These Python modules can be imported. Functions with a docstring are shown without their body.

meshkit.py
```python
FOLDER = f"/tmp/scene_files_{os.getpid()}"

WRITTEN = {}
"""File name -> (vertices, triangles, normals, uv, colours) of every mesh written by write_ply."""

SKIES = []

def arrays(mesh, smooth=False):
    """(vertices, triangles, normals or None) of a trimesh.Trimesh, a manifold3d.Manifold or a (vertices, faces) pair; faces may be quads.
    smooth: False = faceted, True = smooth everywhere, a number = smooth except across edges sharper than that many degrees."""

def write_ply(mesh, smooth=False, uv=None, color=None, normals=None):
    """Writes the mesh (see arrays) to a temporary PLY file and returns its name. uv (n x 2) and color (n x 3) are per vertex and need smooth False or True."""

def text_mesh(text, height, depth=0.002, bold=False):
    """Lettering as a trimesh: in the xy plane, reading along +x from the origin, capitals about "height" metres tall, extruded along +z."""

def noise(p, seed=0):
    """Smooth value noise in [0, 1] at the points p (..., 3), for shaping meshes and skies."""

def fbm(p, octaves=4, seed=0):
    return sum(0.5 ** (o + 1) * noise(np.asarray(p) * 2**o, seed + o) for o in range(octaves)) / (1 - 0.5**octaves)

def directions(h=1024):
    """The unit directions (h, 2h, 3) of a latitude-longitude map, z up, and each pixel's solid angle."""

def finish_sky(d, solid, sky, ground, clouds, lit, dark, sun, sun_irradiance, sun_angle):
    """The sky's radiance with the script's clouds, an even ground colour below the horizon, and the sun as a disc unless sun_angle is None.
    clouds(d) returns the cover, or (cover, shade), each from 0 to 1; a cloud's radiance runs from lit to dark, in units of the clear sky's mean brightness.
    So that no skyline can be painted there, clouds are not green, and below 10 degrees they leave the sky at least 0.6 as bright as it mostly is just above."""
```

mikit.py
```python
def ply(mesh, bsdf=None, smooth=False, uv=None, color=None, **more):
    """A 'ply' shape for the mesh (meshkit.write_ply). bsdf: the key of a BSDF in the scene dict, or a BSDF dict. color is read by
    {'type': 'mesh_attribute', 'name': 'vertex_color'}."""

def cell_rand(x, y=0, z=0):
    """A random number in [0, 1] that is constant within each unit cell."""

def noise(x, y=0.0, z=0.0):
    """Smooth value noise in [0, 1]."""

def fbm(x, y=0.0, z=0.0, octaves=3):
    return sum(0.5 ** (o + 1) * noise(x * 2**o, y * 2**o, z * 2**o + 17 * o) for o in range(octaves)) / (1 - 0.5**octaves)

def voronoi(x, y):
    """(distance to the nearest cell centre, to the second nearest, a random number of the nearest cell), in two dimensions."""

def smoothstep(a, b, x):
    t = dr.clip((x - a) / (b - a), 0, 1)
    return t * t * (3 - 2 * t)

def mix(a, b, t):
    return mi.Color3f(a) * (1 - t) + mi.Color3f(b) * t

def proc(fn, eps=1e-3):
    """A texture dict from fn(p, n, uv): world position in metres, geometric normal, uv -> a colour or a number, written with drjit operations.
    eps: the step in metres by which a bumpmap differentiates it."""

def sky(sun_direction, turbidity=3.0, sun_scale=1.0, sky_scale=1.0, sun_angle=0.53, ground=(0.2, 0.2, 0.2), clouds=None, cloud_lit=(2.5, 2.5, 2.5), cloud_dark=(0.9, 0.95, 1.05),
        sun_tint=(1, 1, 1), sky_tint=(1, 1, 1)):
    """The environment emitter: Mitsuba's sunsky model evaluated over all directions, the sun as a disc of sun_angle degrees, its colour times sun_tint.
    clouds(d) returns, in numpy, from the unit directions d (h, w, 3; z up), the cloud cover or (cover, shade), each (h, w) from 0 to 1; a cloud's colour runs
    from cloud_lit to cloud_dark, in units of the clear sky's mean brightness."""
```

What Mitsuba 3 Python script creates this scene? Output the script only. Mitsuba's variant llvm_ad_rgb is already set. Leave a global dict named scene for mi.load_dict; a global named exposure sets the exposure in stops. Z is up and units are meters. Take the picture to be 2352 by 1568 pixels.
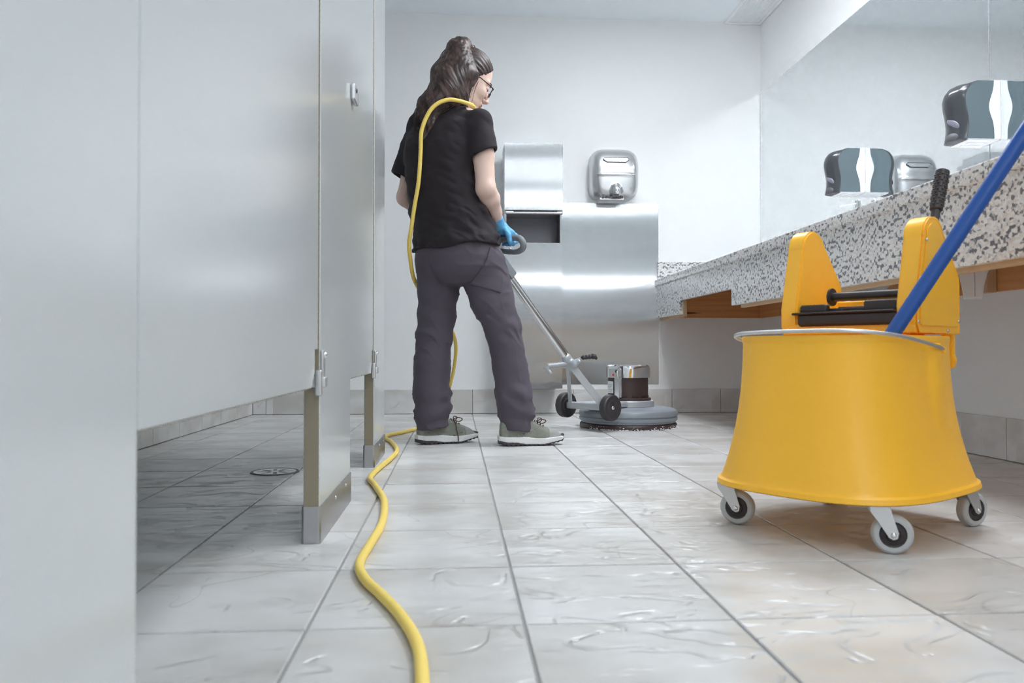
import math, random
import numpy as np
import trimesh
import manifold3d as m3
import shapely.geometry as sg
from shapely import affinity
import drjit as dr
import mitsuba as mi
import mikit, meshkit
from mikit import noise, fbm, voronoi, cell_rand, smoothstep, mix

T = mi.ScalarTransform4f
scene = {'type': 'scene'}
labels = {}

# ------------------------------------------------------------------ camera, lamps of the room, exposure
exposure = 0.63
F_PX, CAM_Z, YAW, PITCH = 1830.0, 0.388, math.radians(3.97), math.radians(0.751)
FWD = (math.sin(YAW) * math.cos(PITCH), math.cos(YAW) * math.cos(PITCH), math.sin(PITCH))
scene['camera'] = {
    'type': 'thinlens', 'fov': math.degrees(2 * math.atan(1176 / F_PX)), 'fov_axis': 'x',
    'aperture_radius': 0.0022, 'focus_distance': 3.6, 'near_clip': 0.02, 'far_clip': 100.0,
    'to_world': T().look_at(origin=[0, 0, CAM_Z], target=[FWD[0], FWD[1], CAM_Z + FWD[2]], up=[0, 0, 1]),
}
LAMP = 15.0                      # radiance of the ceiling lamps' diffusers
LAMP_TINT = (0.96, 1.0, 1.05)
CEILING_LAMPS = [(1.00, 3.35, 0.95), (1.30, 2.15, 0.95), (0.75, 0.25, 0.38), (0.75, -1.5, 0.9)]      # x, y, share of LAMP

# the room
YB, XR, XL, YR, ZC = 5.02, 1.965, -1.265, -3.0, 2.52
BASE_H = 0.155

# ------------------------------------------------------------------ helpers
used = {}
def number(name):
    used[name] = used.get(name, 0) + 1
    return name if used[name] == 1 else f'{name}_{used[name]-1:03d}'

def put(name, mesh, bsdf, parent=None, smooth=False, label=None, cat=None, group=None, kind=None, uv=None, shape=None, to_world=None):
    key = number((parent + '__' if parent else '') + name)
    d = dict(shape) if shape is not None else mikit.ply(mesh, bsdf, smooth=smooth, uv=uv)
    if to_world is not None:
        d['to_world'] = to_world
    scene[key] = d
    tag(key, label, cat, group, kind)
    return key

def tag(key, label=None, cat=None, group=None, kind=None):
    e = {k: v for k, v in (('label', label), ('category', cat), ('group', group), ('kind', kind)) if v}
    if e:
        labels.setdefault(key, {}).update(e)

def thing(name, label, cat, group=None):
    key = number(name)
    tag(key, label, cat, group)
    return key

def cat(*ms):
    return trimesh.util.concatenate([m for m in ms])

def tm(man):
    m = man.to_mesh()
    return trimesh.Trimesh(np.array(m.vert_properties[:, :3]), np.array(m.tri_verts), process=False)

def box(x0, x1, y0, y1, z0, z1):
    b = trimesh.creation.box((x1 - x0, y1 - y0, z1 - z0))
    b.apply_translation(((x0 + x1) / 2, (y0 + y1) / 2, (z0 + z1) / 2))
    return b

def rbox(x0, x1, y0, y1, z0, z1, r=0.004, seg=8):
    """A box with rounded edges."""
    r = min(r, (x1 - x0) / 2.01, (y1 - y0) / 2.01, (z1 - z0) / 2.01)
    s = m3.Manifold.sphere(r, seg)
    pts = [s.translate((x, y, z)) for x in (x0 + r, x1 - r) for y in (y0 + r, y1 - r) for z in (z0 + r, z1 - r)]
    return tm(m3.Manifold.batch_hull(pts))

def frame(d, up=(0, 0, 1)):
    d = np.asarray(d, float) / np.linalg.norm(d)
    a = np.cross(up, d)
    if np.linalg.norm(a) < 1e-6:
        a = np.cross((1, 0, 0), d)
    a /= np.linalg.norm(a)
    return a, np.cross(d, a), d

def spline(pts, n=12):
    """Catmull-Rom through the points."""
    p = np.asarray(pts, float)
    p = np.vstack([2 * p[0] - p[1], p, 2 * p[-1] - p[-2]])
    out = []
    for i in range(1, len(p) - 2):
        t = np.linspace(0, 1, n, endpoint=False)[:, None]
        a, b, c, d = p[i - 1], p[i], p[i + 1], p[i + 2]
        out.append(0.5 * (2 * b + (c - a) * t + (2 * a - 5 * b + 4 * c - d) * t**2 + (3 * b - a - 3 * c + d) * t**3))
    return np.vstack(out + [p[-2][None]])

def tube(pts, r, n=12, closed=False):
    """A round tube along the points; r may vary."""
    p = np.asarray(pts, float)
    m = len(p)
    r = np.broadcast_to(np.asarray(r, float), (m,))
    t = np.gradient(p, axis=0) if not closed else np.roll(p, -1, 0) - np.roll(p, 1, 0)
    t /= np.linalg.norm(t, axis=1, keepdims=True)
    a = frame(t[0])[0]
    rings = []
    ang = np.linspace(0, 2 * np.pi, n, endpoint=False)
    for i in range(m):
        a = a - t[i] * (a @ t[i]); a /= np.linalg.norm(a)
        b = np.cross(t[i], a)
        rings.append(p[i] + r[i] * (np.cos(ang)[:, None] * a + np.sin(ang)[:, None] * b))
    v = np.vstack(rings)
    f = []
    k = np.arange(n); k2 = (k + 1) % n
    for i in range(m if closed else m - 1):
        o, o2 = i * n, ((i + 1) % m) * n
        f.append(np.c_[o + k, o + k2, o2 + k2]); f.append(np.c_[o + k, o2 + k2, o2 + k])
    if not closed:
        v = np.vstack([v, p[0], p[-1]])
        f.append(np.c_[k2, k, np.full(n, m * n)]); o = (m - 1) * n
        f.append(np.c_[o + k, o + k2, np.full(n, m * n + 1)])
    return trimesh.Trimesh(v, np.vstack(f), process=False)

def lathe(profile, n=32, axis_from=(0, 0, 0), axis=(0, 0, 1)):
    """Revolve (r, z) points about an axis; the profile runs from the bottom outwards to the top."""
    pr = np.asarray(profile, float)
    ang = np.linspace(0, 2 * np.pi, n, endpoint=False)
    a, b, d = frame(axis, (0, 1, 0.001))
    v = np.vstack([np.asarray(axis_from) + q[1] * d + q[0] * (np.cos(ang)[:, None] * a + np.sin(ang)[:, None] * b) for q in np.maximum(pr, [1e-5, -9e9])])
    k = np.arange(n); k2 = (k + 1) % n
    f = []
    for i in range(len(pr) - 1):
        o, o2 = i * n, (i + 1) * n
        f.append(np.c_[o + k, o + k2, o2 + k2]); f.append(np.c_[o + k, o2 + k2, o2 + k])
    m = trimesh.Trimesh(v, np.vstack(f), process=False)
    return m

def rod(a, b, r, n=16, r2=None):
    a, b = np.asarray(a, float), np.asarray(b, float)
    L = np.linalg.norm(b - a); r2 = r if r2 is None else r2
    c = min(0.15 * r, 0.1 * L)
    return lathe([(0, 0), (r - c, 0), (r, c), (r2, L - c), (r2 - c, L), (0, L)], n, a, b - a)

def cross(poly):
    return m3.CrossSection([np.asarray(sg.polygon.orient(poly).exterior.coords)[:-1]])

def extrude(poly, h, M=None, bevel=0.0):
    """Extrude a shapely polygon along +z by h; M places it (4x4)."""
    if bevel > 0:
        cs = cross
        parts = [cs(poly.buffer(-bevel)).extrude(h), cs(poly).extrude(h - 2 * bevel).translate((0, 0, bevel))]
        m = tm(m3.Manifold.batch_hull(parts)) if poly.convex_hull.area - poly.area < 1e-9 else tm(parts[0] + parts[1])
    else:
        m = trimesh.creation.extrude_polygon(poly, h, engine='earcut')
    if M is not None:
        m.apply_transform(M)
        if np.linalg.det(M[:3, :3]) < 0:
            m.invert()
    return m

def mat(o, x, y, z):
    M = np.eye(4)
    M[:3, 0], M[:3, 1], M[:3, 2], M[:3, 3] = x, y, z, o
    return M

def dome(c, d, r, h=None, n=12):
    h = r * 0.6 if h is None else h
    return lathe([(r, 0)] + [(r * math.cos(t), h * math.sin(t)) for t in np.linspace(0.2, math.pi / 2, 5)], n, c, d)

def rrect(w, h, r, cx=0, cy=0, n=6):
    return sg.box(cx - w / 2 + r, cy - h / 2 + r, cx + w / 2 - r, cy + h / 2 - r).buffer(r, quad_segs=n)

# ---- signed distances for bodies, clothes and other soft shapes
def rcone(P, a, b, ra, rb):
    a, b = np.asarray(a, np.float32), np.asarray(b, np.float32)
    ab = b - a
    t = np.clip(((P - a) @ ab) / (ab @ ab), 0, 1)
    q = P - a - t[:, None] * ab
    return np.sqrt((q * q).sum(1)) - (ra + (rb - ra) * t)

def ellip(P, c, r, R=None):
    q = P - np.asarray(c, np.float32)
    if R is not None:
        q = q @ np.asarray(R, np.float32).T
    r = np.asarray(r, np.float32)
    k0 = np.sqrt(((q / r) ** 2).sum(1)) + 1e-9
    k1 = np.sqrt(((q / r**2) ** 2).sum(1)) + 1e-9
    return k0 * (k0 - 1) / k1

def smin(a, b, k):
    h = np.clip(0.5 + 0.5 * (b - a) / k, 0, 1)
    return b + (a - b) * h - k * h * (1 - h)

def smax(a, b, k):
    return -smin(-a, -b, k)

def chain(P, joints, k=0.02):
    d = None
    for (a, ra), (b, rb) in zip(joints[:-1], joints[1:]):
        e = rcone(P, a, b, ra, rb)
        d = e if d is None else smin(d, e, k)
    return d

def nets(f, lo, hi, step, newton=2):
    """The zero surface of f as a mesh (surface nets, then pulled onto the surface)."""
    lo, hi = np.asarray(lo, float), np.asarray(hi, float)
    n = np.ceil((hi - lo) / step).astype(int) + 1
    ax = [lo[i] + step * np.arange(n[i]) for i in range(3)]
    G = np.stack(np.meshgrid(*ax, indexing='ij'), -1).astype(np.float32).reshape(-1, 3)
    V = f(G).reshape(n)
    for s in (np.s_[0], np.s_[-1]):      # closed at the bounds
        V[s] = np.maximum(V[s], step * 0.3); V[:, s] = np.maximum(V[:, s], step * 0.3); V[:, :, s] = np.maximum(V[:, :, s], step * 0.3)
    ins = V < 0
    m = n - 1
    corner = lambda A, o: A[o[0]:o[0] + m[0], o[1]:o[1] + m[1], o[2]:o[2] + m[2]]
    offs = [(i, j, k) for i in (0, 1) for j in (0, 1) for k in (0, 1)]
    cnt = sum(corner(ins, o).astype(np.int8) for o in offs)
    active = (cnt > 0) & (cnt < 8)
    ids = -np.ones(m, int); ids[active] = np.arange(active.sum())
    base = np.argwhere(active)
    acc, num = np.zeros((len(base), 3)), np.zeros(len(base))
    for o in offs:
        for d in range(3):
            if o[d] == 0:
                o2 = list(o); o2[d] = 1
                a, b = corner(V, o)[active], corner(V, o2)[active]
                x = (a < 0) != (b < 0)
                t = np.where(x, a / np.where(x, a - b, 1), 0)
                p = np.tile(np.asarray(o, float), (len(base), 1)); p[:, d] = t
                acc += p * x[:, None]; num += x
    v = lo + step * (base + acc / num[:, None])
    quads = []
    for d in range(3):
        e, g = (d + 1) % 3, (d + 2) % 3
        sl0 = [slice(0, None)] * 3; sl1 = [slice(0, None)] * 3
        sl0[d], sl1[d] = slice(0, -1), slice(1, None)
        A, B = ins[tuple(sl0)], ins[tuple(sl1)]
        w = np.argwhere(A != B)
        w = w[(w[:, e] > 0) & (w[:, e] < n[e] - 1) & (w[:, g] > 0) & (w[:, g] < n[g] - 1)]
        flip = A[tuple(w.T)]
        def cell(de, dg):
            c = w.copy(); c[:, e] += de; c[:, g] += dg
            return ids[tuple(c.T)]
        q = np.stack([cell(-1, -1), cell(0, -1), cell(0, 0), cell(-1, 0)], 1)
        q[~flip] = q[~flip][:, ::-1]
        quads.append(q)
    q = np.vstack(quads)
    for _ in range(newton):
        e = step * 0.25
        v32 = v.astype(np.float32)
        f0 = f(v32)
        g = np.stack([f(v32 + np.eye(3, dtype=np.float32)[i] * e) - f0 for i in range(3)], 1) / e
        s = np.clip(f0 / np.maximum((g * g).sum(1), 0.2), -step * 0.5, step * 0.5)
        v = v - g * s[:, None]
    return trimesh.Trimesh(v, np.vstack([q[:, [0, 1, 2]], q[:, [0, 2, 3]]]), process=False)

N3 = lambda P, s, seed=0: meshkit.noise(P / s, seed) - 0.5

# ------------------------------------------------------------------ materials
def P_(rgb, rough=0.5, spec=0.5, metal=0.0, **k):
    c = rgb if isinstance(rgb, dict) else {'type': 'rgb', 'value': list(rgb)}
    return {'type': 'principled', 'base_color': c, 'roughness': rough, 'specular': spec, 'metallic': metal, **k}

def two(b):
    return {'type': 'twosided', 'bsdf': b}

def bump(fn, scale, b, eps=1e-3):
    return {'type': 'bumpmap', 'arbitrary': mikit.proc(fn, eps), 'scale': scale, 'bsdf': b}

def mat_def(name, b):
    scene[name] = two(b)

def tile_color(p, n, uv):
    # slate-look ceramic: pale warm grey with cloudy patches and a few veins, each tile a little different
    i, j = dr.floor((p.x - 0.0967) / 0.3067), dr.floor((p.y - 1.137) / 0.305)
    r = cell_rand(i, j, 5)
    c = fbm(p.x * 5 + 17 * r, p.y * 7, p.z * 7 + 3 * r, 4)
    warp = fbm(p.x * 4 + 9 * r, p.y * 4, p.z * 4 + 5, 3)
    vein = dr.abs(fbm(p.x * 3 + 2 * warp + 7 * r, p.y * 5 + 2.2 * warp, p.z * 5, 3) - 0.5)
    v = 1 - smoothstep(0.0, 0.010, vein)
    base = mix((0.45, 0.435, 0.415), (0.565, 0.565, 0.56), smoothstep(0.28, 0.72, c))
    base = base * (0.96 + 0.07 * r)
    return mix(base, (0.33, 0.30, 0.275), v * 0.4 * smoothstep(0.5, 0.62, warp))

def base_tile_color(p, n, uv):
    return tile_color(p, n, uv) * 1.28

def tile_relief(p, n, uv):
    r = cell_rand(dr.floor((p.x - 0.0967) / 0.3067), dr.floor((p.y - 1.137) / 0.305), 5)
    a = fbm(p.x * 12 + 11 * r, p.y * 48, p.z * 12, 4)
    w = fbm(p.x * 5 + 9 * r, p.y * 9, p.z * 5 + 5, 2)
    ridge = dr.abs(fbm(p.x * 6 + 2 * w + 3 * r, p.y * 14 + 2 * w, p.z * 9, 3) - 0.5)
    return a * 0.42 - 0.30 * (1 - smoothstep(0.0, 0.05, ridge))

def granite_color(p, n, uv):
    q = p * 1.0
    a = fbm(q.x * 105, q.y * 105, q.z * 105, 3)
    b = fbm(q.x * 150 + 31, q.y * 150, q.z * 150 + 7, 2)
    c = fbm(q.x * 60 + 9, q.y * 60 + 3, q.z * 60, 2)
    base = mix((0.74, 0.72, 0.70), (0.66, 0.615, 0.585), smoothstep(0.42, 0.62, c))
    base = mix(base, (0.79, 0.79, 0.785), smoothstep(0.48, 0.62, b))
    base = mix(base, (0.36, 0.36, 0.38), smoothstep(0.545, 0.59, a))
    return mix(base, (0.15, 0.15, 0.165), smoothstep(0.61, 0.66, a))

def wood_color(p, n, uv):
    g = fbm(p.x * 3, p.y * 3, p.z * 60 + 4 * fbm(p.x * 2, p.y * 2, p.z * 6, 2), 3)
    k = noise(p.x * 9, p.y * 9, p.z * 22)
    base = mix((0.52, 0.235, 0.085), (0.68, 0.36, 0.16), g)
    return mix(base, (0.12, 0.05, 0.02), smoothstep(0.93, 0.96, k))

def hair_color(p, n, uv):
    s = fbm(p.x * 80 + p.z * 25, p.y * 80, p.z * 7, 3)
    return mix((0.026, 0.014, 0.012), (0.085, 0.052, 0.044), smoothstep(0.35, 0.75, s))

def shoe_color(p, n, uv):
    s = fbm(p.x * 60, p.y * 60, p.z * 60, 3)
    k = 1 - smoothstep(0.0, 0.03, dr.abs(fbm(p.x * 45, p.y * 45, p.z * 60 + 9, 2) - 0.5))
    c = mix((0.155, 0.165, 0.14), (0.24, 0.25, 0.215), s)
    return mix(c, (0.06, 0.05, 0.045), k * smoothstep(0.45, 0.7, noise(p.x * 22, p.y * 22, p.z * 30)))

mat_def('mat_wall', P_((0.83, 0.84, 0.84), 0.55, 0.3))
mat_def('mat_ceiling', P_((0.80, 0.84, 0.87), 0.7, 0.2))
mat_def('mat_tile', bump(tile_relief, 0.0075, P_(mikit.proc(tile_color), 0.24, 0.5)))
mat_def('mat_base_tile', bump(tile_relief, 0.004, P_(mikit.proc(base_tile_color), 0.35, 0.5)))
mat_def('mat_grout', P_((0.27, 0.265, 0.265), 0.8, 0.2))
mat_def('mat_granite', P_(mikit.proc(granite_color), 0.16, 0.5))
mat_def('mat_wood', P_(mikit.proc(wood_color), 0.6, 0.3))
mat_def('mat_pale_wood', P_((0.55, 0.38, 0.235), 0.6, 0.3))
scene['mat_laminate'] = two({'type': 'roughplastic', 'diffuse_reflectance': {'type': 'rgb', 'value': [0.80, 0.82, 0.825]}, 'int_ior': 1.55, 'alpha': 0.035, 'nonlinear': True})
mat_def('mat_edge', P_((0.25, 0.22, 0.155), 0.35, 0.5))
mat_def('mat_shoe_steel', P_((0.44, 0.44, 0.45), 0.3, 0.5, 1.0))
scene['mat_steel'] = two({'type': 'roughconductor', 'material': 'none', 'specular_reflectance': {'type': 'rgb', 'value': [0.70, 0.72, 0.735]}, 'distribution': 'ggx', 'alpha_u': 0.22, 'alpha_v': 0.006})
mat_def('mat_satin', P_((0.69, 0.70, 0.71), 0.34, 0.5, 1.0))
mat_def('mat_chrome', P_((0.80, 0.81, 0.82), 0.09, 0.5, 1.0))
mat_def('mat_zinc', P_((0.66, 0.67, 0.68), 0.38, 0.5, 0.85))
mat_def('mat_cast', P_((0.47, 0.50, 0.525), 0.42, 0.5, 0.35))
mat_def('mat_housing', P_((0.27, 0.30, 0.335), 0.40, 0.5, 0.2))
mat_def('mat_motor', P_((0.050, 0.030, 0.028), 0.4, 0.5))
mat_def('mat_dark_metal', P_((0.10, 0.10, 0.11), 0.5, 0.4, 0.3))
scene['mat_mirror'] = two({'type': 'conductor', 'material': 'none', 'specular_reflectance': {'type': 'rgb', 'value': [0.93, 0.955, 0.965]}})
mat_def('mat_yellow', P_((0.93, 0.49, 0.035), 0.33, 0.5))
mat_def('mat_black', P_((0.028, 0.022, 0.022), 0.42, 0.45))
mat_def('mat_blue', P_((0.012, 0.07, 0.29), 0.33, 0.5))
mat_def('mat_cord', P_((0.80, 0.60, 0.14), 0.45, 0.4))
mat_def('mat_rubber', P_((0.45, 0.46, 0.46), 0.55, 0.35))
mat_def('mat_dark_rubber', P_((0.040, 0.036, 0.038), 0.45, 0.4))
mat_def('mat_smoke', P_((0.045, 0.048, 0.055), 0.18, 0.6))
mat_def('mat_smoke_side', P_((0.10, 0.135, 0.15), 0.22, 0.6))
mat_def('mat_white', P_((0.80, 0.81, 0.82), 0.35, 0.5))
mat_def('mat_grey_plastic', P_((0.20, 0.22, 0.235), 0.5, 0.4))
mat_def('mat_pale_grey', P_((0.42, 0.43, 0.47), 0.35, 0.5))
mat_def('mat_window', P_((0.20, 0.20, 0.25), 0.35, 0.5))
mat_def('mat_red', P_((0.45, 0.02, 0.02), 0.4, 0.5))
mat_def('mat_skin', P_((0.70, 0.50, 0.42), 0.5, 0.35))
mat_def('mat_lip', P_((0.48, 0.20, 0.19), 0.4, 0.4))
mat_def('mat_hair', P_(mikit.proc(hair_color), 0.45, 0.5))
mat_def('mat_shirt', P_((0.022, 0.018, 0.021), 0.85, 0.25, sheen=0.5))
mat_def('mat_trousers', P_((0.080, 0.068, 0.086), 0.8, 0.25, sheen=0.6))
mat_def('mat_glove', P_((0.13, 0.42, 0.72), 0.4, 0.45))
mat_def('mat_shoe', P_(mikit.proc(shoe_color), 0.75, 0.25))
mat_def('mat_suede', P_((0.31, 0.305, 0.295), 0.85, 0.2))
mat_def('mat_midsole', P_((0.72, 0.73, 0.73), 0.5, 0.35))
mat_def('mat_eye', P_((0.75, 0.75, 0.76), 0.15, 0.5))
mat_def('mat_brow', P_((0.09, 0.06, 0.05), 0.7, 0.2))

# ------------------------------------------------------------------ lamps (each troffer is a frame and a lit diffuser)
for i, (x, y, share) in enumerate(CEILING_LAMPS):
    k = thing('ceiling_lamp', ['ceiling lamp panel over the floor machine', 'ceiling lamp panel over the mop bucket', 'ceiling lamp panel right above the camera', 'ceiling lamp panel nearest the rear wall'][i], 'ceiling lamp')
    w, h = 0.16, 0.58
    outer = sg.box(x - w - 0.03, y - h - 0.03, x + w + 0.03, y + h + 0.03).difference(sg.box(x - w, y - h, x + w, y + h))
    put('frame', extrude(outer, 0.02, mat((0, 0, ZC - 0.0195), (1, 0, 0), (0, 1, 0), (0, 0, 1))), 'mat_white', k)
    d = mikit.ply((np.array([[x - w, y - h, ZC - 0.012], [x - w, y + h, ZC - 0.012], [x + w, y + h, ZC - 0.012], [x + w, y - h, ZC - 0.012]]), np.array([[0, 1, 2, 3]])), 'mat_white')
    d['emitter'] = {'type': 'area', 'radiance': {'type': 'rgb', 'value': [LAMP * share * c for c in LAMP_TINT]}}
    put('diffuser', None, None, k, shape=d)
k = thing('wall_lamp', 'long slim strip lamp on the rear wall', 'wall lamp')
put('housing', rbox(-0.25, 1.45, YR + 0.0005, YR + 0.05, 1.475, 1.595, 0.006), 'mat_white', k, smooth=30)
d = mikit.ply((np.array([[-0.23, YR + 0.051, 1.50], [-0.23, YR + 0.051, 1.57], [1.43, YR + 0.051, 1.57], [1.43, YR + 0.051, 1.50]]), np.array([[0, 1, 2, 3]])), 'mat_white')
d['emitter'] = {'type': 'area', 'radiance': {'type': 'rgb', 'value': [0.8 * LAMP * c for c in LAMP_TINT]}}
put('diffuser', None, None, k, shape=d)

# ------------------------------------------------------------------ room shell
S = 'structure'
put('wall_back', box(XL - 0.1, XR + 0.1, YB, YB + 0.1, 0, ZC), 'mat_wall', kind=S, label='white painted wall at the far end of the washroom')
put('wall_right', box(XR, XR + 0.1, YR, YB, 0, ZC), 'mat_wall', kind=S, label='white wall behind the granite vanity and mirror')
put('wall_left', box(XL - 0.1, XL, YR, YB, 0, ZC), 'mat_wall', kind=S, label='white wall behind the toilet stalls')
put('wall_rear', box(XL - 0.1, XR + 0.1, YR - 0.1, YR, 0, ZC), 'mat_wall', kind=S)
put('ceiling', box(XL - 0.1, XR + 0.1, YR - 0.1, YB + 0.1, ZC, ZC + 0.1), 'mat_ceiling', kind=S, label='plain pale ceiling')
put('floor', box(XL - 0.1, XR + 0.1, YR - 0.1, YB + 0.1, -0.12, -0.0035), 'mat_grout', kind=S, label='floor of pale stone-look square tiles with grey joints')

# floor tiles
TX, TY, X0, Y0, GAP = 0.3067, 0.305, 0.0967, 1.137, 0.0048
def tile_mesh(w, h, t=0.012, c=0.0016):
    lo = np.array([(-w / 2, -h / 2), (w / 2, -h / 2), (w / 2, h / 2), (-w / 2, h / 2)])
    hi = lo * [(w - 2 * c) / w, (h - 2 * c) / h]
    v = np.vstack([np.c_[lo, np.full(4, -t)], np.c_[lo, np.full(4, -c)], np.c_[hi, np.zeros(4)]])
    f = [[8, 9, 10, 11]] + [[o + i, o + (i + 1) % 4, o + 4 + (i + 1) % 4, o + 4 + i] for o in (0, 4) for i in range(4)]
    return v, np.array(f)
full = mikit.ply(tile_mesh(TX - GAP, TY - GAP), 'mat_tile')
rng = random.Random(7)
rest = []
cols = [X0 + TX * k for k in range(-5, 8)]
rows = [Y0 + TY * k for k in range(-14, 14)]
for xa in cols:
    for ya in rows:
        a0, a1, b0, b1 = max(xa, XL), min(xa + TX, XR), max(ya, YR), min(ya + TY, YB)
        if a1 - a0 < 0.02 or b1 - b0 < 0.02:
            continue
        whole = a1 - a0 > TX - 1e-6 and b1 - b0 > TY - 1e-6
        dz = rng.uniform(-0.0004, 0.0004)
        c = ((a0 + a1) / 2, (b0 + b1) / 2, dz)
        if ya < 0.5:
            m = trimesh.Trimesh(*[tile_mesh(a1 - a0 - GAP, b1 - b0 - GAP)[0], np.vstack([tile_mesh(1, 1)[1][:, [0, 1, 2]], tile_mesh(1, 1)[1][:, [0, 2, 3]]])], process=False)
            m.apply_translation(c); rest.append(m)
        elif whole:
            put('tile', None, None, 'floor', shape=full, to_world=T().translate(list(c)))
        else:
            put('tile', tile_mesh(a1 - a0 - GAP, b1 - b0 - GAP), 'mat_tile', 'floor', to_world=T().translate(list(c)))
put('tile_field', cat(*rest), 'mat_tile', 'floor', kind='stuff')

# baseboards: a mortar bed and the single tiles
def base_tile(w, h=BASE_H - 0.005, t=0.011, c=0.0015):
    """in the xz plane, front at -y."""
    v, f = tile_mesh(w, h, t, c)
    return np.c_[v[:, 0], -v[:, 2] - t, v[:, 1]], f
def baseboard(side, joints, place, hidden):
    k = 'baseboard_' + side
    put(k, hidden, 'mat_grout', kind=S, label={'back': 'pale stone tile baseboard along the far wall', 'left': 'pale stone tile baseboard under the stall doors', 'right': 'pale stone tile baseboard below the vanity'}[side])
    for a, b in zip(joints[:-1], joints[1:]):
        put('tile', base_tile(b - a - 0.003), 'mat_base_tile', k, to_world=place((a + b) / 2))
jb = sorted([-1.172 + 0.318 * k for k in range(0, 11) if -1.172 + 0.318 * k < XR - 0.03] + [XL + 0.012, XR - 0.012])
baseboard('back', jb, lambda s: T().translate([s, YB - 0.001, BASE_H / 2]), box(XL, XR, YB - 0.005, YB - 0.0005, 0, BASE_H - 0.004))
jl = [0.21 + 0.3185 * k for k in range(-4, 15)] + [YB - 0.014]
baseboard('left', [y for y in jl if y > -1.2], lambda s: T().translate([XL + 0.001, s, BASE_H / 2]).rotate([0, 0, 1], 90), box(XL + 0.0005, XL + 0.005, -1.2, YB - 0.013, 0, BASE_H - 0.004))
jr = [0.17 + 0.318 * k for k in range(-4, 16) if 0.17 + 0.318 * k < YB - 0.05] + [YB - 0.014]
baseboard('right', [y for y in jr if y > -1.2], lambda s: T().translate([XR - 0.001, s, BASE_H / 2]).rotate([0, 0, 1], -90), box(XR - 0.005, XR - 0.0005, -1.2, YB - 0.013, 0, BASE_H - 0.004))

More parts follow.
